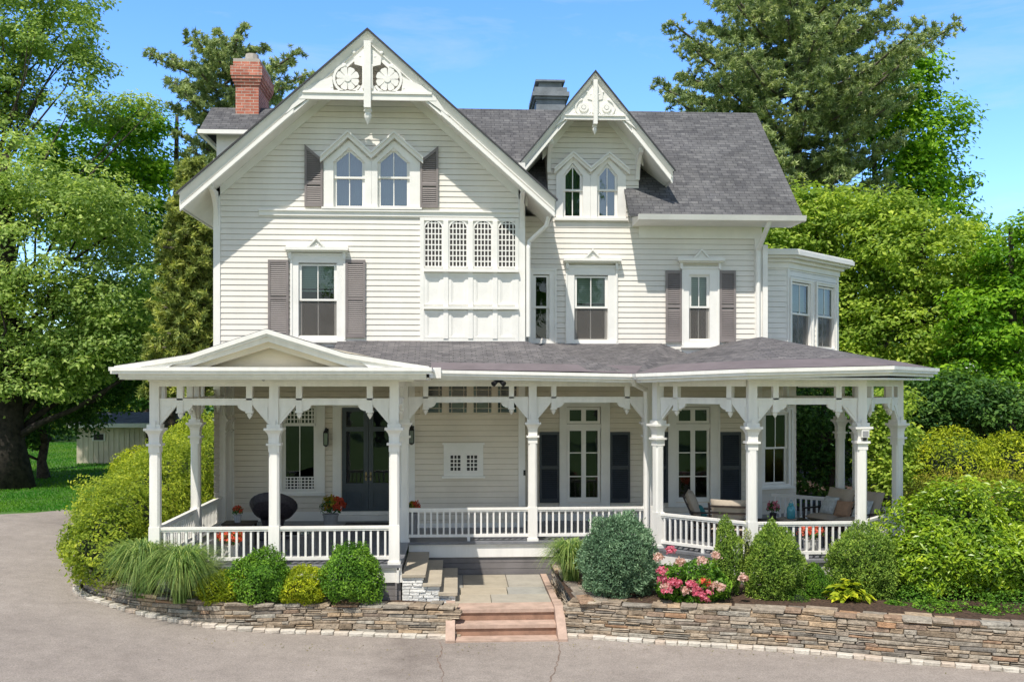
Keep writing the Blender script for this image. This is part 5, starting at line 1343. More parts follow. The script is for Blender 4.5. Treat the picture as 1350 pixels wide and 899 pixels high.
# ================================================================= VEGETATION
L_MAPLE = leafmat('maple_leaves', [(0, (0.183, 0.287, 0.039)), (.5, (0.317, 0.448, 0.061)), (1, (0.488, 0.598, 0.099))], trans=0.45)
L_BRIGHT = leafmat('bright_leaves', [(0, (0.107, 0.241, 0.016)), (.5, (0.194, 0.384, 0.023)), (1, (0.311, 0.513, 0.033))], trans=.42)
L_OAK = leafmat('oak_leaves', [(0, (0.180, 0.283, 0.066)), (.5, (0.312, 0.437, 0.110)), (1, (0.480, 0.590, 0.187))], trans=0.45)
L_YG = leafmat('yellow_green_leaves', [(0, (0.135, 0.208, 0.022)), (.5, (0.257, 0.347, 0.031)), (1, (0.409, 0.473, 0.050))], trans=.42)
L_DARK = leafmat('dark_leaves', [(0, (0.037, 0.098, 0.020)), (.6, (0.074, 0.167, 0.031)), (1, (0.146, 0.273, 0.050))], trans=.3)
L_PINE = leafmat('pine_needles', [(0, (0.180, 0.253, 0.105)), (.5, (0.300, 0.380, 0.158)), (1, (0.456, 0.529, 0.252))], trans=0.28)
L_HEM = leafmat('hemlock_needles', [(0, (0.153, 0.216, 0.053)), (.5, (0.289, 0.352, 0.090)), (1, (0.476, 0.512, 0.150))], trans=.32)
L_BOX = leafmat('boxwood_leaves', [(0, (0.044, 0.115, 0.012)), (.5, (0.096, 0.230, 0.022)), (1, (0.194, 0.374, 0.034))], trans=.3)
L_GOLD = leafmat('golden_leaves', [(0, (0.183, 0.237, 0.012)), (.5, (0.334, 0.418, 0.020)), (1, (0.547, 0.584, 0.040))], trans=.3)
L_BLUE = leafmat('blue_juniper', [(0, (0.056, 0.114, 0.058)), (.5, (0.126, 0.229, 0.125)), (1, (0.268, 0.413, 0.249))], trans=.15)
L_YEW = leafmat('yew_needles', [(0, (0.081, 0.157, 0.022)), (.5, (0.173, 0.290, 0.043)), (1, (0.344, 0.474, 0.079))], trans=.25)
L_LAUR = leafmat('laurel_leaves', [(0, (0.094, 0.191, 0.012)), (.5, (0.206, 0.343, 0.020)), (1, (0.378, 0.508, 0.035))], trans=.3, rough=.35, spec=.45)
L_OLIVE = leafmat('olive_hedge', [(0, (0.144, 0.168, 0.020)), (.5, (0.271, 0.274, 0.033)), (1, (0.432, 0.396, 0.055))], trans=.3)
L_GRASS = leafmat('ornamental_grass_blades', [(0, (0.091, 0.179, 0.047)), (.5, (0.200, 0.325, 0.078)), (1, (0.400, 0.488, 0.156))], trans=.3)
L_TAN = leafmat('dry_blades', [(0, (.20, .18, .08)), (1, (.32, .29, .15))], trans=.2)
LAWNB = leafmat('lawn_blades', [(0, (.06, .18, .015)), (.5, (.10, .28, .022)), (1, (.17, .37, .035))], trans=.45, lobe=.15)
rng = np.random.default_rng(42)
def unit(n): d = rng.normal(size=(n, 3)); return d/np.linalg.norm(d, axis=1, keepdims=True)
def crown_clumps(lobes, n, rc):
    """lobes: rows cx cy cz rx ry rz; returns clump centres and outward directions"""
    L = np.array(lobes); a = (L[:, 3]*L[:, 4]*L[:, 5])**(2/3); w = a/a.sum(); k = rng.choice(len(L), n, p=w); d = unit(n)
    r = rng.uniform(.25, 1, (n, 1))**.45
    return L[k, :3]+d*L[k, 3:]*r, d
def crown_leaves(cc, cd, rc, per, size, aspect, mat, parent, flat=.6, droop=0, name='crown', up=.9):
    n = len(cc); R_ = rc*rng.uniform(.6, 1.3, (n, 1)); idx = np.repeat(np.arange(n), per)
    u = unit(n*per); rr = rng.uniform(0, 1, (n*per, 1))**.4
    off_ = u*rr*R_[idx]; off_[:, 2] *= flat
    off_[:, 2] -= droop*(off_[:, 0]**2+off_[:, 1]**2)
    Pp = cc[idx]+off_
    Nn = u*.6+np.array([0, 0, up])+rng.normal(size=u.shape)*.45+cd[idx]*.35
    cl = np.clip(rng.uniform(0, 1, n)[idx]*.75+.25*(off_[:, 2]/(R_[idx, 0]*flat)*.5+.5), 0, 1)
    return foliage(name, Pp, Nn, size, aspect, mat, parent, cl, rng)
def trunk_mesh(base, top, r0, targets, mat, parent, name='trunk', seg=8, lean=.3):
    mb = MB(); b = Vector(base); t = Vector(top); n = 7; pts = []; rs = []
    rr = random.Random(int(abs(base[0]*77+base[1]*13)))
    for i in range(n+1):
        k = i/n; p = b.lerp(t, k)+Vector((rr.uniform(-1, 1), rr.uniform(-1, 1), 0))*lean*(k*(1-k)*2); pts.append(p); rs.append(r0*(1.35 if i == 0 else 1)*(1-.8*k))
    mb.tube(pts, rs, seg)
    for c in targets:
        c = Vector(c); k = min(.95, max(.15, (c.z-b.z)/(t.z-b.z)-.22)); i = int(k*n); s = pts[i]
        m1 = s.lerp(c, .45)+Vector((rr.uniform(-.5, .5), rr.uniform(-.5, .5), -.05*(c-s).length)); q = rs[i]*.26
        mb.tube([s, s.lerp(m1, .5)+Vector((0, 0, .1)), m1, m1.lerp(c, .5)+Vector((rr.uniform(-.4, .4), 0, rr.uniform(-.1, .3))), c], [q, q*.8, q*.55, q*.35, q*.12], 6)
    return mb.build(name, mat, parent, smooth=True)
def lobes_px(D, ls, dd=None, jy=.25):
    out = []
    for (cx, cy, rx, ry) in ls:
        x = hx(cx, D); s = (D*CT+x*ST)/F; z = hz(cy, x, D); r = rx*s; out.append((x, D+rng.uniform(-jy, jy)*r, z, r, (dd or r), ry*s))
    return out
def tree(name, label, D, trunk_px, ls, nclump, rc, per, size, mat, r0=.35, bark=BARK, aspect=.55, group=None, ztop=None, flat=.6, limbs=14, base=None, cat='tree', droop=0):
    x = hx(trunk_px, D); z0 = hh_(x)-.05
    o = empty(name, label, cat, (x, D, z0), group)
    lb = lobes_px(D, ls); cc, cd = crown_clumps(lb, nclump, rc)
    crown_leaves(cc, cd, rc, per, size, aspect, mat, o, flat, droop)
    zt = ztop or max(l[2]+l[5]*.5 for l in lb)
    tg = [tuple(cc[i]) for i in rng.choice(len(cc), limbs, replace=False)]
    trunk_mesh((x, D, z0), (x+rng.uniform(-.6, .6), D, zt), r0, tg, bark, o)
    return o
def pine(name, label, D, px, ytop, ls, mat, r0=.3, bark=BARKG, nb=130, tl=.42, group=None, up=.28, ybot=520, dens=5, nw=.045, m=16):
    """ls: list of (photo row, half spread in px) giving the silhouette"""
    x = hx(px, D); s = (D*CT+x*ST)/F; z0 = hh_(x)-.05; o = empty(name, label, 'tree', (x, D, z0), group)
    zt = hz(ytop, x, D); zb = hz(ybot, x, D); ys = [hz(y, x, D) for y, _ in ls][::-1]; rs = [r*s for _, r in ls][::-1]
    mb = MB(); mb.tube([(x, D, z0), (x+.1, D, (z0+zt)/2), (x, D, zt)], [r0, r0*.6, .03], 8)
    C_, T_ = [], []
    for k in range(nb):
        z = zb+(zt-zb)*((k+rng.uniform(0, 1))/nb); R_ = float(np.interp(z, ys, rs))*rng.uniform(.65, 1.12); a = k*2.399+rng.uniform(-.3, .3)
        d = np.array([math.cos(a), math.sin(a), 0.]); n = max(3, int(R_/.35)); pts = []
        for i in range(n+1):
            t = i/n; pts.append(np.array([x, D, z])+d*R_*t+np.array([0, 0, R_*(up*t**1.7-.10*math.sin(t*3))]))
        mb.tube([tuple(p) for p in pts[::max(1, n//3)]] + [tuple(pts[-1])], [.05]*(len(pts[::max(1, n//3)]))+[.01], 5)
        side = np.array([-d[1], d[0], 0])
        for i in range(1, n+1):
            t = i/n
            if t < .22: continue
            for q in range(dens):
                w = (1-abs(t-.55))*R_*.24; C_.append(pts[i]+side*rng.uniform(-1, 1)*w+d*rng.uniform(-.2, .2)+np.array([0, 0, rng.uniform(-.12, .12)])); T_.append(d*.8+side*rng.uniform(-.6, .6)+np.array([0, 0, .5]))
    C_ = np.array(C_); T_ = np.array(T_); n = len(C_); T_ /= np.linalg.norm(T_, axis=1, keepdims=True)
    idx = np.repeat(np.arange(n), m); tg = T_[idx]*.55+unit(n*m)*.75; tg /= np.linalg.norm(tg, axis=1, keepdims=True)
    Pp = C_[idx]+tg*tl*.45*rng.uniform(.5, 1, (n*m, 1)); Nn = unit(n*m)+np.array([0, 0, .7])
    foliage('crown', Pp, Nn, tl, nw/tl*1.6, mat, o, rng.uniform(0, 1, n)[idx], rng, tang=tg, fold=.02)
    mb.build('trunk', bark, o, smooth=True)
    return o

# ---- left side trees
BARKD = paint('dark_oak_bark', (0.030, 0.025, 0.020), 0.95, 0.4, 6, bump=1, bscale=12)
GT = 'trees standing around the house'
tree('oak_tree', 'huge light green oak at the left edge with a thick dark trunk on the lawn', 33.5, 14, [(60, 330, 130, 110), (-70, 320, 110, 150), (150, 380, 85, 70), (20, 230, 95, 50), (130, 280, 80, 50), (40, 430, 120, 60), (170, 440, 70, 45), (-60, 500, 90, 60), (60, 500, 70, 34), (20, 470, 90, 40), (120, 470, 60, 40)], 1000, .72, 62, .17, L_OAK, bark=BARKD, r0=.62, limbs=26, flat=.45, group=None)
tree('oak_tree', 'tall airy oak with a bare limb arching across the sky at the top left', 38, -20, [(70, 45, 62, 42), (15, 35, 60, 42), (118, 100, 36, 30), (-30, 110, 70, 60), (25, 115, 38, 34), (120, 145, 46, 14), (5, 175, 46, 26), (175, 150, 40, 16), (60, -20, 90, 40)], 380, .62, 60, .18, L_OAK, r0=.5, limbs=40, flat=.5)
tree('maple_tree', 'dark green maple rising behind the oak left of the pine', 43, 222, [(130, 215, 100, 62), (185, 235, 62, 90), (90, 260, 60, 70), (190, 165, 40, 30), (200, 340, 50, 80), (160, 420, 80, 60)], 430, .95, 60, .24, L_BRIGHT, r0=.35, limbs=16, flat=.42)
pine('pine_tree', 'dark pine behind the brick chimney', 41, 305, 52, [(60, 50), (95, 98), (150, 80), (220, 62), (300, 60), (520, 60)], L_PINE, nb=150, tl=.25, nw=.026, dens=10, m=22, up=.16)
pine('hemlock_tree', 'narrow yellowish green hemlock close to the left corner of the house', 31, 254, 215, [(225, 12), (300, 36), (400, 46), (520, 50)], L_HEM, nb=150, up=-.12, tl=.26, dens=7, nw=.035, r0=.2, m=20)
tree('understory_tree', 'dark understory tree drooping over the garden shed', 37, 58, [(70, 500, 70, 50), (10, 560, 60, 30), (150, 490, 60, 45), (110, 545, 35, 18), (200, 480, 60, 40)], 230, .7, 60, .19, L_DARK, r0=.2, limbs=10)
for i, (px, D, ls, m, lab) in enumerate([
    (60, 62, [(60, 520, 100, 60), (-60, 480, 100, 90)], L_DARK, 'dark tree in the far shade behind the oak trunk'),
    (190, 60, [(190, 470, 90, 80), (250, 400, 60, 90)], L_DARK, 'dark tree far behind the garden shed'),
    (-120, 60, [(-120, 420, 120, 150)], L_MAPLE, 'broad green tree past the left edge of the lawn'),
    (310, 58, [(300, 440, 70, 90), (350, 330, 60, 70)], L_MAPLE, 'green tree behind the left corner of the house'),
    (120, 75, [(130, 530, 130, 40)], L_YG, 'pale sunlit tree far behind the garden shed')]):
    tree('background_tree', lab, D, px, ls, 190, 1.5, 60, .34, m, r0=.3, limbs=8)
# ---- right side
pine('white_pine', 'giant white pine towering behind the right roof', 43, 1048, -75, [(-60, 60), (0, 110), (60, 150), (105, 195), (160, 170), (220, 140), (300, 95), (420, 80)], L_PINE, nb=230, tl=.26, nw=.027, dens=11, r0=.5, m=24, up=.14)
tree('maple_tree', 'bright maple right of the giant pine reaching into the sky', 46, 1165, [(1190, 110, 45, 55), (1215, 175, 55, 50), (1150, 140, 35, 60), (1235, 235, 50, 45), (1180, 250, 70, 50), (1205, 300, 80, 40)], 360, .95, 52, .27, L_BRIGHT, r0=.3, limbs=24, flat=.5)
tree('tulip_tree', 'leafy light green tree just right of the bay roof', 37, 1090, [(1100, 315, 75, 80), (1060, 290, 55, 60), (1140, 380, 85, 70), (1090, 420, 70, 60), (1050, 400, 60, 90), (1000, 330, 60, 80)], 560, .75, 60, .2, L_MAPLE, r0=.3, limbs=14, flat=.45)
tree('tulip_tree', 'wide light green tree in the middle of the right tree line', 35, 1210, [(1200, 340, 90, 60), (1170, 290, 50, 40), (1250, 390, 80, 70), (1190, 440, 90, 60), (1130, 500, 60, 60)], 560, .72, 60, .19, L_MAPLE, r0=.3, limbs=14, flat=.42)
tree('beech_tree', 'deep green tree filling the right edge of the picture', 32, 1330, [(1340, 350, 55, 60), (1310, 420, 75, 60), (1370, 450, 90, 120), (1290, 500, 70, 50), (1400, 330, 60, 60)], 470, .65, 62, .18, L_BRIGHT, r0=.3, limbs=14, flat=.42)
tree('understory_tree', 'shade-darkened understory tree behind the seating porch', 30, 1100, [(1080, 560, 80, 70), (1150, 540, 55, 60), (1010, 560, 60, 60), (1060, 620, 70, 40), (1210, 540, 50, 45)], 420, .6, 60, .16, L_DARK, r0=.18, limbs=12)  # leaf colour chosen dark to stand for the shade beyond the porch
tree('understory_tree', 'shaded understory tree above the right hedges', 29, 1280, [(1270, 530, 60, 40), (1340, 560, 60, 50), (1215, 580, 40, 50)], 230, .55, 60, .16, L_DARK, r0=.15, limbs=10)
tree('sapling', 'light green sapling just outside the right side of the porch', 25.5, 1165, [(1165, 590, 30, 60), (1185, 540, 28, 40), (1175, 640, 40, 40)], 120, .42, 60, .13, L_MAPLE, r0=.07, limbs=8)
for (px, D, ls, m, lab) in [(980, 62, [(980, 330, 120, 130), (900, 300, 90, 90)], L_MAPLE, 'green tree hidden behind the right end of the main roof'),
    (1250, 60, [(1250, 420, 130, 110), (1340, 400, 80, 110)], L_MAPLE, 'green tree far behind the right tree line'), (1440, 45, [(1440, 380, 110, 150)], L_MAPLE, 'broad green tree past the right edge of the garden'),
    (1120, 58, [(1120, 500, 120, 90), (1010, 520, 90, 80)], L_DARK, 'dark tree far behind the seating porch')]:
    tree('background_tree', lab, D, px, ls, 220, 1.5, 60, .34, m, r0=.3, limbs=8)
# distant wood closing the horizon
a = rng.uniform(-1.25, 1.25, 900); dist = rng.uniform(90, 115, 900); cc = np.stack([np.sin(a)*dist, np.cos(a)*dist, rng.uniform(0, 9, 900)], 1)
crown_leaves(cc, unit(900), 3.4, 42, 1.0, .6, L_DARK, None, .8, name='distant_wood'); tag(bpy.data.objects['distant_wood'], 'distant green wood along the horizon', 'wood', kind='stuff')

# ---- shrubs
def blob(c, r, n, size, aspect, mat, parent, bumps=40, amp=.16, k=9, shell=.72, up=.35, low=-.75, rnd=.55, tang=None, name='foliage', cone=0, core=True):
    c = np.array(c); r = np.array(r); B = unit(bumps); ba = rng.uniform(-amp, amp*1.1, bumps)
    d = unit(n); d = d[d[:, 2] > low]; dot = d@B.T
    B2 = unit(bumps*3); b2 = rng.uniform(-amp, amp, bumps*3)*.75; f2 = (b2*np.exp(k*4*(d@B2.T-1))).sum(1)
    f = 1+(ba*np.exp(k*(dot-1))).sum(1)+f2; f = np.where(rng.uniform(0, 1, len(d)) < .035, f*rng.uniform(1.02, 1.14, len(d)), f); near = dot.argmax(1); cv = rng.uniform(0, 1, bumps)[near]
    rr = (shell+(1-shell)*rng.uniform(0, 1, len(d))**.6)*f
    taper = 1-cone*np.clip(d[:, 2]*rr, -1, 1); p = d*r*rr[:, None]; p[:, 0] *= taper; p[:, 1] *= taper
    Pp = c+p; Nn = d/r*r.min()+np.array([0, 0, up])+rng.normal(size=d.shape)*rnd
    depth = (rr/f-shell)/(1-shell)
    if tang == 'out': tg = d+rng.normal(size=d.shape)*.45+np.array([0, 0, .35])
    elif tang == 'up': tg = np.array([0, 0, 1.])+rng.normal(size=d.shape)*.45+d*.4
    elif tang == 'fall': tg = d*np.array([1, 1, 0])+np.array([0, 0, -.5])+rng.normal(size=d.shape)*.5
    else: tg = None
    if tang == 'out' or tang == 'up': Nn = rng.normal(size=d.shape)+d*.5
    o = foliage(name, Pp, Nn, size, aspect, mat, parent, np.clip(cv*.45+depth*.3+np.clip(f2/amp*.4+.12, 0, .3), 0, 1), rng, tang=tg)  # leaves in deeper recesses are coloured darker, as painted shade
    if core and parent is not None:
        m2 = MB(); m2.ball(tuple(c), r[0]*shell*.78, r[1]*shell*.78, r[2]*shell*.80, 12, 8); m2.build('shade_core', LEAFCORE, parent)  # dark ball standing in for the shade inside the shrub
    return o
def shrub(name, label, px, D, ybase, ytop, wpx, n, size, mat, aspect=.55, group=None, cat='shrub', zb=.6, depth=1.0, z0=None, **kw):
    x = hx(px, D); s = (D*CT+x*ST)/F; zt = hz(ytop, x, D); zbt = hz(ybase, x, D) if z0 is None else z0
    o = empty(name, label, cat, (x, D, zbt), group); rx = wpx*s/2; rz = (zt-zbt)/2
    blob((x, D, zbt+rz*.98), (rx, rx*depth, rz), n, size, aspect, mat, o, **kw); return o
def hedge(name, label, lobes, n, size, mat, aspect=.5, **kw):
    o = empty(name, label, 'hedge', (lobes[0][0], lobes[0][1], .5)); V = []
    for (x, y, z0, z1, rx, ry) in lobes:
        blob((x, y, (z0+z1)/2), (rx, ry, (z1-z0)/2), int(n*(rx*ry)**.6), size, aspect, mat, o, **kw)
    return o
# left bed
def grass_clump(name, label, x, y, z, h, w, n, mat=L_GRASS, tanmat=None, group=None):
    o = empty(name, label, 'ornamental grass', (x, y, z), group)
    V = []; Fc = []; cl = []
    for k in range(n):
        a = rng.uniform(0, 6.283); r = rng.uniform(.1, 1)**.6*w; hh = h*rng.uniform(.6, 1.05); bx, by = rng.normal(0, .05, 2); sw = rng.uniform(.005, .010); c = rng.uniform()
        ca, sa = math.cos(a), math.sin(a); o_ = len(V); m = 6; dr = rng.uniform(0, 1)
        for i in range(m+1):
            t = i/m; rr = r*(.55*t+.45*t**1.8); zz_ = hh*math.sin(math.pi*(.45+.48*dr)*t**.85)
            wv = sw*(1-t**2*.95); p = (x+bx+ca*rr, y+by+sa*rr, z+zz_); V += [(p[0]-sa*wv, p[1]+ca*wv, p[2]), (p[0]+sa*wv, p[1]-ca*wv, p[2])]; cl += [c, c]
            if i: q = o_+2*i; Fc.append((q-2, q-1, q+1, q))
    ob = mesh_obj('blades', np.array(V), Fc, mat, o, uv=False); at = ob.data.attributes.new('clump', 'FLOAT', 'POINT'); at.data.foreach_set('value', np.array(cl, dtype=np.float32)); return o
gx, gy = hx(190, 17.7), 17.7; grass_clump('ornamental_grass', 'green fountain grass at the front left corner post, behind the paler clump', gx, gy, .58, .95, .95, 2200)
gx, gy = hx(240, 17.35), 17.35; grass_clump('ornamental_grass', 'pale striped fountain grass left of the first golden shrub', gx, gy, .55, .92, .95, 2500)
gx = hx(752, 18.6); grass_clump('ornamental_grass', 'light green grass tuft between the walkway and the blue spruce', gx, 18.6, .6, .75, .75, 1500)
shrub('golden_shrub', 'low golden shrub at the foot of the left boxwood', 293, 17.36, 800, 752, 66, 7000, .052, L_GOLD, tang='out', aspect=.42, depth=.75)
shrub('boxwood', 'round green boxwood in front of the second porch post', 345, 17.36, 800, 722, 74, 13000, .046, L_BOX, bumps=60, amp=.20, k=16, depth=.78)
shrub('golden_shrub', 'low golden shrub between the two boxwoods', 400, 17.36, 802, 748, 66, 8000, .052, L_GOLD, tang='out', aspect=.42, depth=.75)
shrub('boxwood', 'round green boxwood at the right end of the left bed', 464, 17.36, 800, 716, 76, 13500, .046, L_BOX, bumps=60, amp=.20, k=16, depth=.78)
hedge('euonymus_hedge', 'long billowing yellow green hedge wrapping the left side of the porch', [(-6.52, 18.75, .45, 2.1, .80, .85), (-6.7, 20.2, .5, 2.45, .98, 1.2), (-6.85, 22.2, .6, 2.65, 1.15, 1.4), (-6.9, 24.3, .6, 3.0, 1.2, 1.5), (-6.6, 26.4, .7, 3.3, 1.2, 1.4)], 11000, .072, L_YG, aspect=.5, bumps=110, amp=.16, k=24, shell=.74)
shrub('tall_shrub', 'tall yellow green shrub seen between the left porch posts', 262, 29, 640, 545, 110, 9000, .10, L_YG, bumps=60, k=20)
shrub('flowering_shrub', 'yellowish flowering shrub in front of the garden shed', 180, 33, 640, 590, 60, 3500, .09, L_GOLD, bumps=40)
# right bed
shrub('blue_spruce', 'dense round blue green juniper by the middle porch railing', 815, 17.5, 799, 678, 106, 30000, .058, L_BLUE, aspect=.34, tang='out', bumps=130, amp=.16, k=45, cone=.10)
shrub('columnar_yew', 'narrow upright yew before the pavilion railing', 957, 17.15, 800, 684, 40, 9000, .055, L_YEW, aspect=.3, tang='up', bumps=50, amp=.2, k=20, cone=.10)
shrub('thin_conifer', 'thin brownish upright conifer stem beside the narrow yew', 985, 17.3, 790, 690, 16, 1500, .04, L_HEM, aspect=.3, tang='up', bumps=20, amp=.25, k=20)
shrub('yew', 'oval green yew in front of the pavilion post', 1020, 17.05, 803, 694, 78, 20000, .055, L_YEW, aspect=.36, tang='out', bumps=90, amp=.15, k=35, cone=.12)
shrub('dwarf_conifer', 'small pointed conifer between the yews', 1074, 17.0, 800, 742, 44, 5200, .05, L_BOX, aspect=.3, tang='up', bumps=40, cone=.45)
shrub('dwarf_conifer', 'tiny low conifer at the foot of the oval yew', 1050, 16.75, 803, 777, 40, 1800, .034, L_BOX, aspect=.3, tang='out', bumps=30, cone=.2)
shrub('yew', 'broad round yew below the front right pavilion post', 1141, 17.1, 806, 692, 94, 25000, .055, L_YEW, aspect=.38, tang='out', bumps=120, amp=.15, k=40)
hedge('cherry_laurel', 'large glossy cherry laurel at the right edge', [(hx(1262, 17.3), 17.3, .5, 2.55, 1.0, .95), (hx(1335, 17.6), 17.6, .5, 2.3, 1.1, 1.0), (hx(1310, 17.0), 16.75, .5, 1.75, 1.05, .7), (hx(1225, 16.8), 16.9, .5, 1.7, .62, .6), (hx(1390, 16.9), 16.6, .5, 2.0, .9, .7)], 12000, .105, L_LAUR, aspect=.42, bumps=70, amp=.20, k=14, up=.7, shell=.66)
hedge('far_hedge', 'bright green clipped hedge behind the laurel, the farther one', [(hx(1255, 25.5), 25.5, .5, 3.15, 1.4, 1.2), (hx(1340, 25.7), 25.7, .5, 3.1, 1.5, 1.2), (hx(1420, 25.6), 25.6, .5, 3.1, 1.5, 1.2)], 5200, .11, L_GOLD, aspect=.4, bumps=70, amp=.06, k=22)
hedge('far_hedge', 'olive green hedge just behind the laurel, the nearer one', [(hx(1240, 21.2), 21.2, .5, 2.45, 1.1, .8), (hx(1320, 21.2), 21.2, .5, 2.45, 1.3, .8), (hx(1400, 21.3), 21.3, .5, 2.4, 1.3, .8)], 7000, .06, L_OLIVE, aspect=.4, bumps=70, amp=.07, k=22)
# pink flowering shrub
def bloom_shrub(label, px, D, ybase, ytop, w, blooms):
    x = hx(px, D); o = shrub('peony_bush', label, px, D, ybase, ytop, w, 5600, .085, L_BOX, aspect=.38, bumps=40, amp=.2)
    groups = {}
    for (bx, by, br, mt) in blooms:
        Db = D-.60+rng.uniform(-.02, .05); X = hx(bx, Db); Z = hz(by, X, Db); flowers(o, (X, Db, Z), br*1.05, 20, mt, .058, seed=int(bx*7+by), name='blossom')
    return o
bloom_shrub('pink and pale blossoming peony bush beside the blue juniper', 912, 17.0, 800, 742, 96, [(873, 752, .06, PINK), (874, 764, .06, PINK), (877, 772, .06, PALEP), (886, 768, .07, PINK), (893, 769, .06, PINK), (879, 778, .07, PINK), (904, 779, .06, PALEP), (912, 770, .07, PINK), (918, 776, .07, PINK), (919, 781, .07, PINK), (927, 789, .07, PINK), (934, 779, .07, PINK), (929, 768, .07, CORAL), (939, 771, .06, PALEP), (951, 775, .07, PALEP), (884, 725, .05, PINK), (868, 735, .06, PALEP), (926, 740, .06, PALEP), (943, 733, .06, PALEP), (980, 762, .05, PALEP), (897, 741, .06, PALEP), (924, 784, .07, PINK)])
o = empty('hosta', 'yellow green broad leaved hosta at the wall edge', 'plant', (hx(1120, 16.6), 16.6, .66))
x = hx(1121, 16.6); d = unit(170); d[:, 2] = np.abs(d[:, 2]); rr = rng.uniform(.3, 1, (170, 1)); Pp = np.array([x, 16.62, .62])+d*np.array([.42, .32, .36])*rr
foliage('leaves', Pp, d*.4+np.array([0, 0, .9])+rng.normal(size=d.shape)*.2, .17, .6, L_GOLD, o, rng.uniform(0, 1, 170), rng, tang=d*np.array([1, 1, 0])+np.array([0, 0, -.25]))
for (px, D, yb, yt, w, lab) in ((1265, 16.3, 815, 775, 90, 'leafy low shrub spilling over the wall under the laurel'), (1345, 15.9, 820, 780, 90, 'leafy low shrub at the right edge of the picture'), (1205, 16.6, 808, 768, 50, 'small leafy shrub between the round yew and the laurel'), (1235, 15.95, 818, 792, 60, 'low creeping plant at the wall edge below the laurel'), (1180, 16.3, 812, 792, 34, 'small low plant right of the round yew'), (1300, 15.7, 822, 802, 60, 'creeping plant at the far right end of the bed')):
    shrub('ground_cover_plant', lab, px, D, yb, yt, w, 2200, .05, L_BOX, cat='plant', core=False)
# fallen leaves / litter on mulch and drive
n = 420; V = np.stack([rng.uniform(2.2, 12, n), rng.uniform(16.6, 17.7, n), np.full(n, .612)], 1)
foliage('leaf_litter', V, np.array([0, 0, 1.])+rng.normal(size=V.shape)*.25, .05, .5, L_TAN, None, rng.uniform(0, 1, n), rng); tag(bpy.data.objects['leaf_litter'], 'dry brown leaf litter scattered on the mulch of the right bed', 'leaf litter', kind='stuff')
# lawn blades on the part of the lawn nearest the drive
n = 95000; X = rng.uniform(-30, -8.5, n); Y = 26.2+(rng.uniform(0, 1, n)**1.5)*34; keep = Y > np.interp(X, [-24, -15, -11.5, -9, -8], [26.9, 26.6, 27.2, 28.3, 28.5]); X, Y = X[keep], Y[keep]
Z = np.array([hh_(x) for x in X])+.03; Pp = np.stack([X, Y, Z], 1); tg = np.array([0, 0, 1.])+rng.normal(size=Pp.shape)*.35
foliage('lawn_grass', Pp, rng.normal(size=Pp.shape), .11, .28, LAWNB, None, np.clip(.5+.5*np.sin(X*1.3)*np.cos(Y*.9), 0, 1), rng, tang=tg); tag(bpy.data.objects['lawn_grass'], 'bright green mown lawn at the left beyond the driveway', 'lawn', kind='stuff')
# trees across the street, behind the viewer, which the windows reflect
src = bpy.data.objects['beech_tree']
for i, (x, y, s_) in enumerate(((-34, -26, 1.3), (-20, -30, 1.4), (-6, -28, 1.2), (8, -31, 1.45), (22, -27, 1.3))):
    c = copy_tree(src); c.location = (x, y, 0); c.scale = (s_, s_, s_*(1.1, 1.9, 1.3, 2.2, 1.2)[i]); c.rotation_euler.z = i*1.3; c['label'] = ['street tree across the road far to the left', 'street tree across the road to the left', 'street tree across the road opposite the steps', 'street tree across the road to the right', 'street tree across the road far to the right'][i]; c.name = 'street_tree'

n = 500; X = rng.uniform(-9, 9, n); Y = np.where(rng.uniform(0, 1, n) < .6, 16.35-np.abs(rng.normal(0, .25, n))-np.clip(X-2, 0, 9)*.19, rng.uniform(12.5, 16.2, n)); ok = (X > -4.5)
V = np.stack([X, Y, np.array([hh_(x) for x in X])+.014], 1)[ok]
foliage('fallen_leaves', V, np.array([0, 0, 1.])+rng.normal(size=V.shape)*.3, .035, .5, L_TAN, None, rng.uniform(0, 1, len(V)), rng); tag(bpy.data.objects['fallen_leaves'], 'tiny dry leaves scattered on the driveway along the kerb', 'leaf litter', kind='stuff')
# ================================================================= CAMERA, LIGHT, SKY
cam_d = bpy.data.cameras.new('camera'); cam = bpy.data.objects.new('camera', cam_d); C.objects.link(cam)
cam.location = (0, 0, HC); cam.rotation_euler = (R(90), 0, -TH)
cam_d.sensor_width = 36; cam_d.lens = F/1350*36; cam_d.shift_x = 0.0; cam_d.shift_y = (HY-449.5)/1350
cam_d.clip_end = 3000; bpy.context.scene.camera = cam
sd = Vector((-.35, -.8, 1.5)).normalized()
sl = bpy.data.lights.new('sun', 'SUN'); sl.energy = 5.0; sl.angle = R(.53); sl.color = (1.0, .94, .84)
so = bpy.data.objects.new('sun', sl); C.objects.link(so); so.rotation_euler = sd.to_track_quat('Z', 'Y').to_euler()
W = bpy.data.worlds.new('World'); bpy.context.scene.world = W; W.use_nodes = True
W.node_tree.nodes.clear(); g = NT(W.node_tree)
sky = g.n('ShaderNodeTexSky', sky_type='NISHITA', sun_disc=False)
sky.sun_elevation = math.asin(sd.z); sky.sun_rotation = math.atan2(sd.x, sd.y); sky.air_density = 1.0; sky.dust_density = .25; sky.ozone_density = 2.2; sky.altitude = 0
bg = g.n('ShaderNodeBackground'); bg.inputs[1].default_value = 0.15
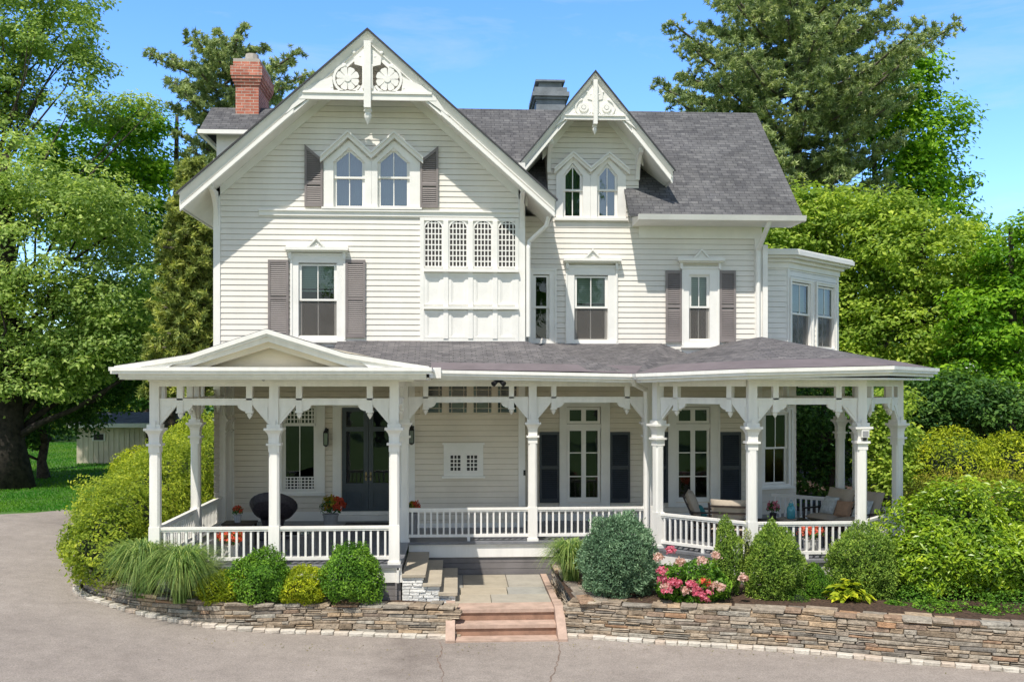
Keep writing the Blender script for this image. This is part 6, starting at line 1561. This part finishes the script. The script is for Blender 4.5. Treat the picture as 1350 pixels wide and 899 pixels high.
tc = g.n('ShaderNodeTexCoord'); mp = g.n('ShaderNodeMapping'); mp.inputs['Scale'].default_value = (2.2, 2.2, 9.0); mp.inputs['Rotation'].default_value = (0, R(12), 0); g.l(tc.outputs['Generated'], mp.inputs[0])
nz = g.n('ShaderNodeTexNoise', i_Scale=1.5, i_Detail=9.0, i_Roughness=0.62, i_Distortion=.5); g.l(mp.outputs[0], nz.inputs[0])
cr = ramp(g, [(0.54, (0, 0, 0)), (0.82, (.45, .45, .45))]); g.l(nz.outputs[0], cr.inputs[0])
mx = g.n('ShaderNodeMixRGB'); mx.inputs[2].default_value = (5.6, 5.9, 6.3, 1); g.l(cr.outputs[0], mx.inputs[0]); sv = g.n('ShaderNodeVectorMath', operation='MULTIPLY')
g.l(sky.outputs[0], sv.inputs[0])
sx = g.n('ShaderNodeSeparateXYZ'); g.l(tc.outputs['Generated'], sx.inputs[0])
gr = ramp(g, [(0.0, (1.5, 1.6, 1.75)), (.12, (1.25, 1.62, 2.15)), (.38, (.95, 1.5, 2.3)), (.6, (.9, .85, .85)), (1, (.82, .70, .57))]); g.l(sx.outputs[2], gr.inputs[0]); 
gs = ramp(g, [(0.0, (1.62, 1.42, 1.27)), (.5, (1.35, 1.15, 1.0)), (1, (.95, .80, .66))]); g.l(sx.outputs[2], gs.inputs[0])
my = g.n('ShaderNodeMapRange'); my.inputs[1].default_value = -.25; my.inputs[2].default_value = .35; g.l(sx.outputs[1], my.inputs[0])
mg = g.n('ShaderNodeMixRGB'); g.l(my.outputs[0], mg.inputs[0]); g.l(gs.outputs[0], mg.inputs[1]); g.l(gr.outputs[0], mg.inputs[2]); g.l(mg.outputs[0], sv.inputs[1])
g.l(sv.outputs[0], mx.inputs[1])
g.l(mx.outputs[0], bg.inputs[0]); out = g.n('ShaderNodeOutputWorld'); g.l(bg.outputs[0], out.inputs[0])
sc = bpy.context.scene
sc.view_settings.view_transform = 'Standard'; sc.view_settings.look = 'None'; sc.view_settings.exposure = 0; sc.view_settings.gamma = 1
sc.cycles.max_bounces = 8; sc.cycles.diffuse_bounces = 4; sc.cycles.transparent_max_bounces = 12
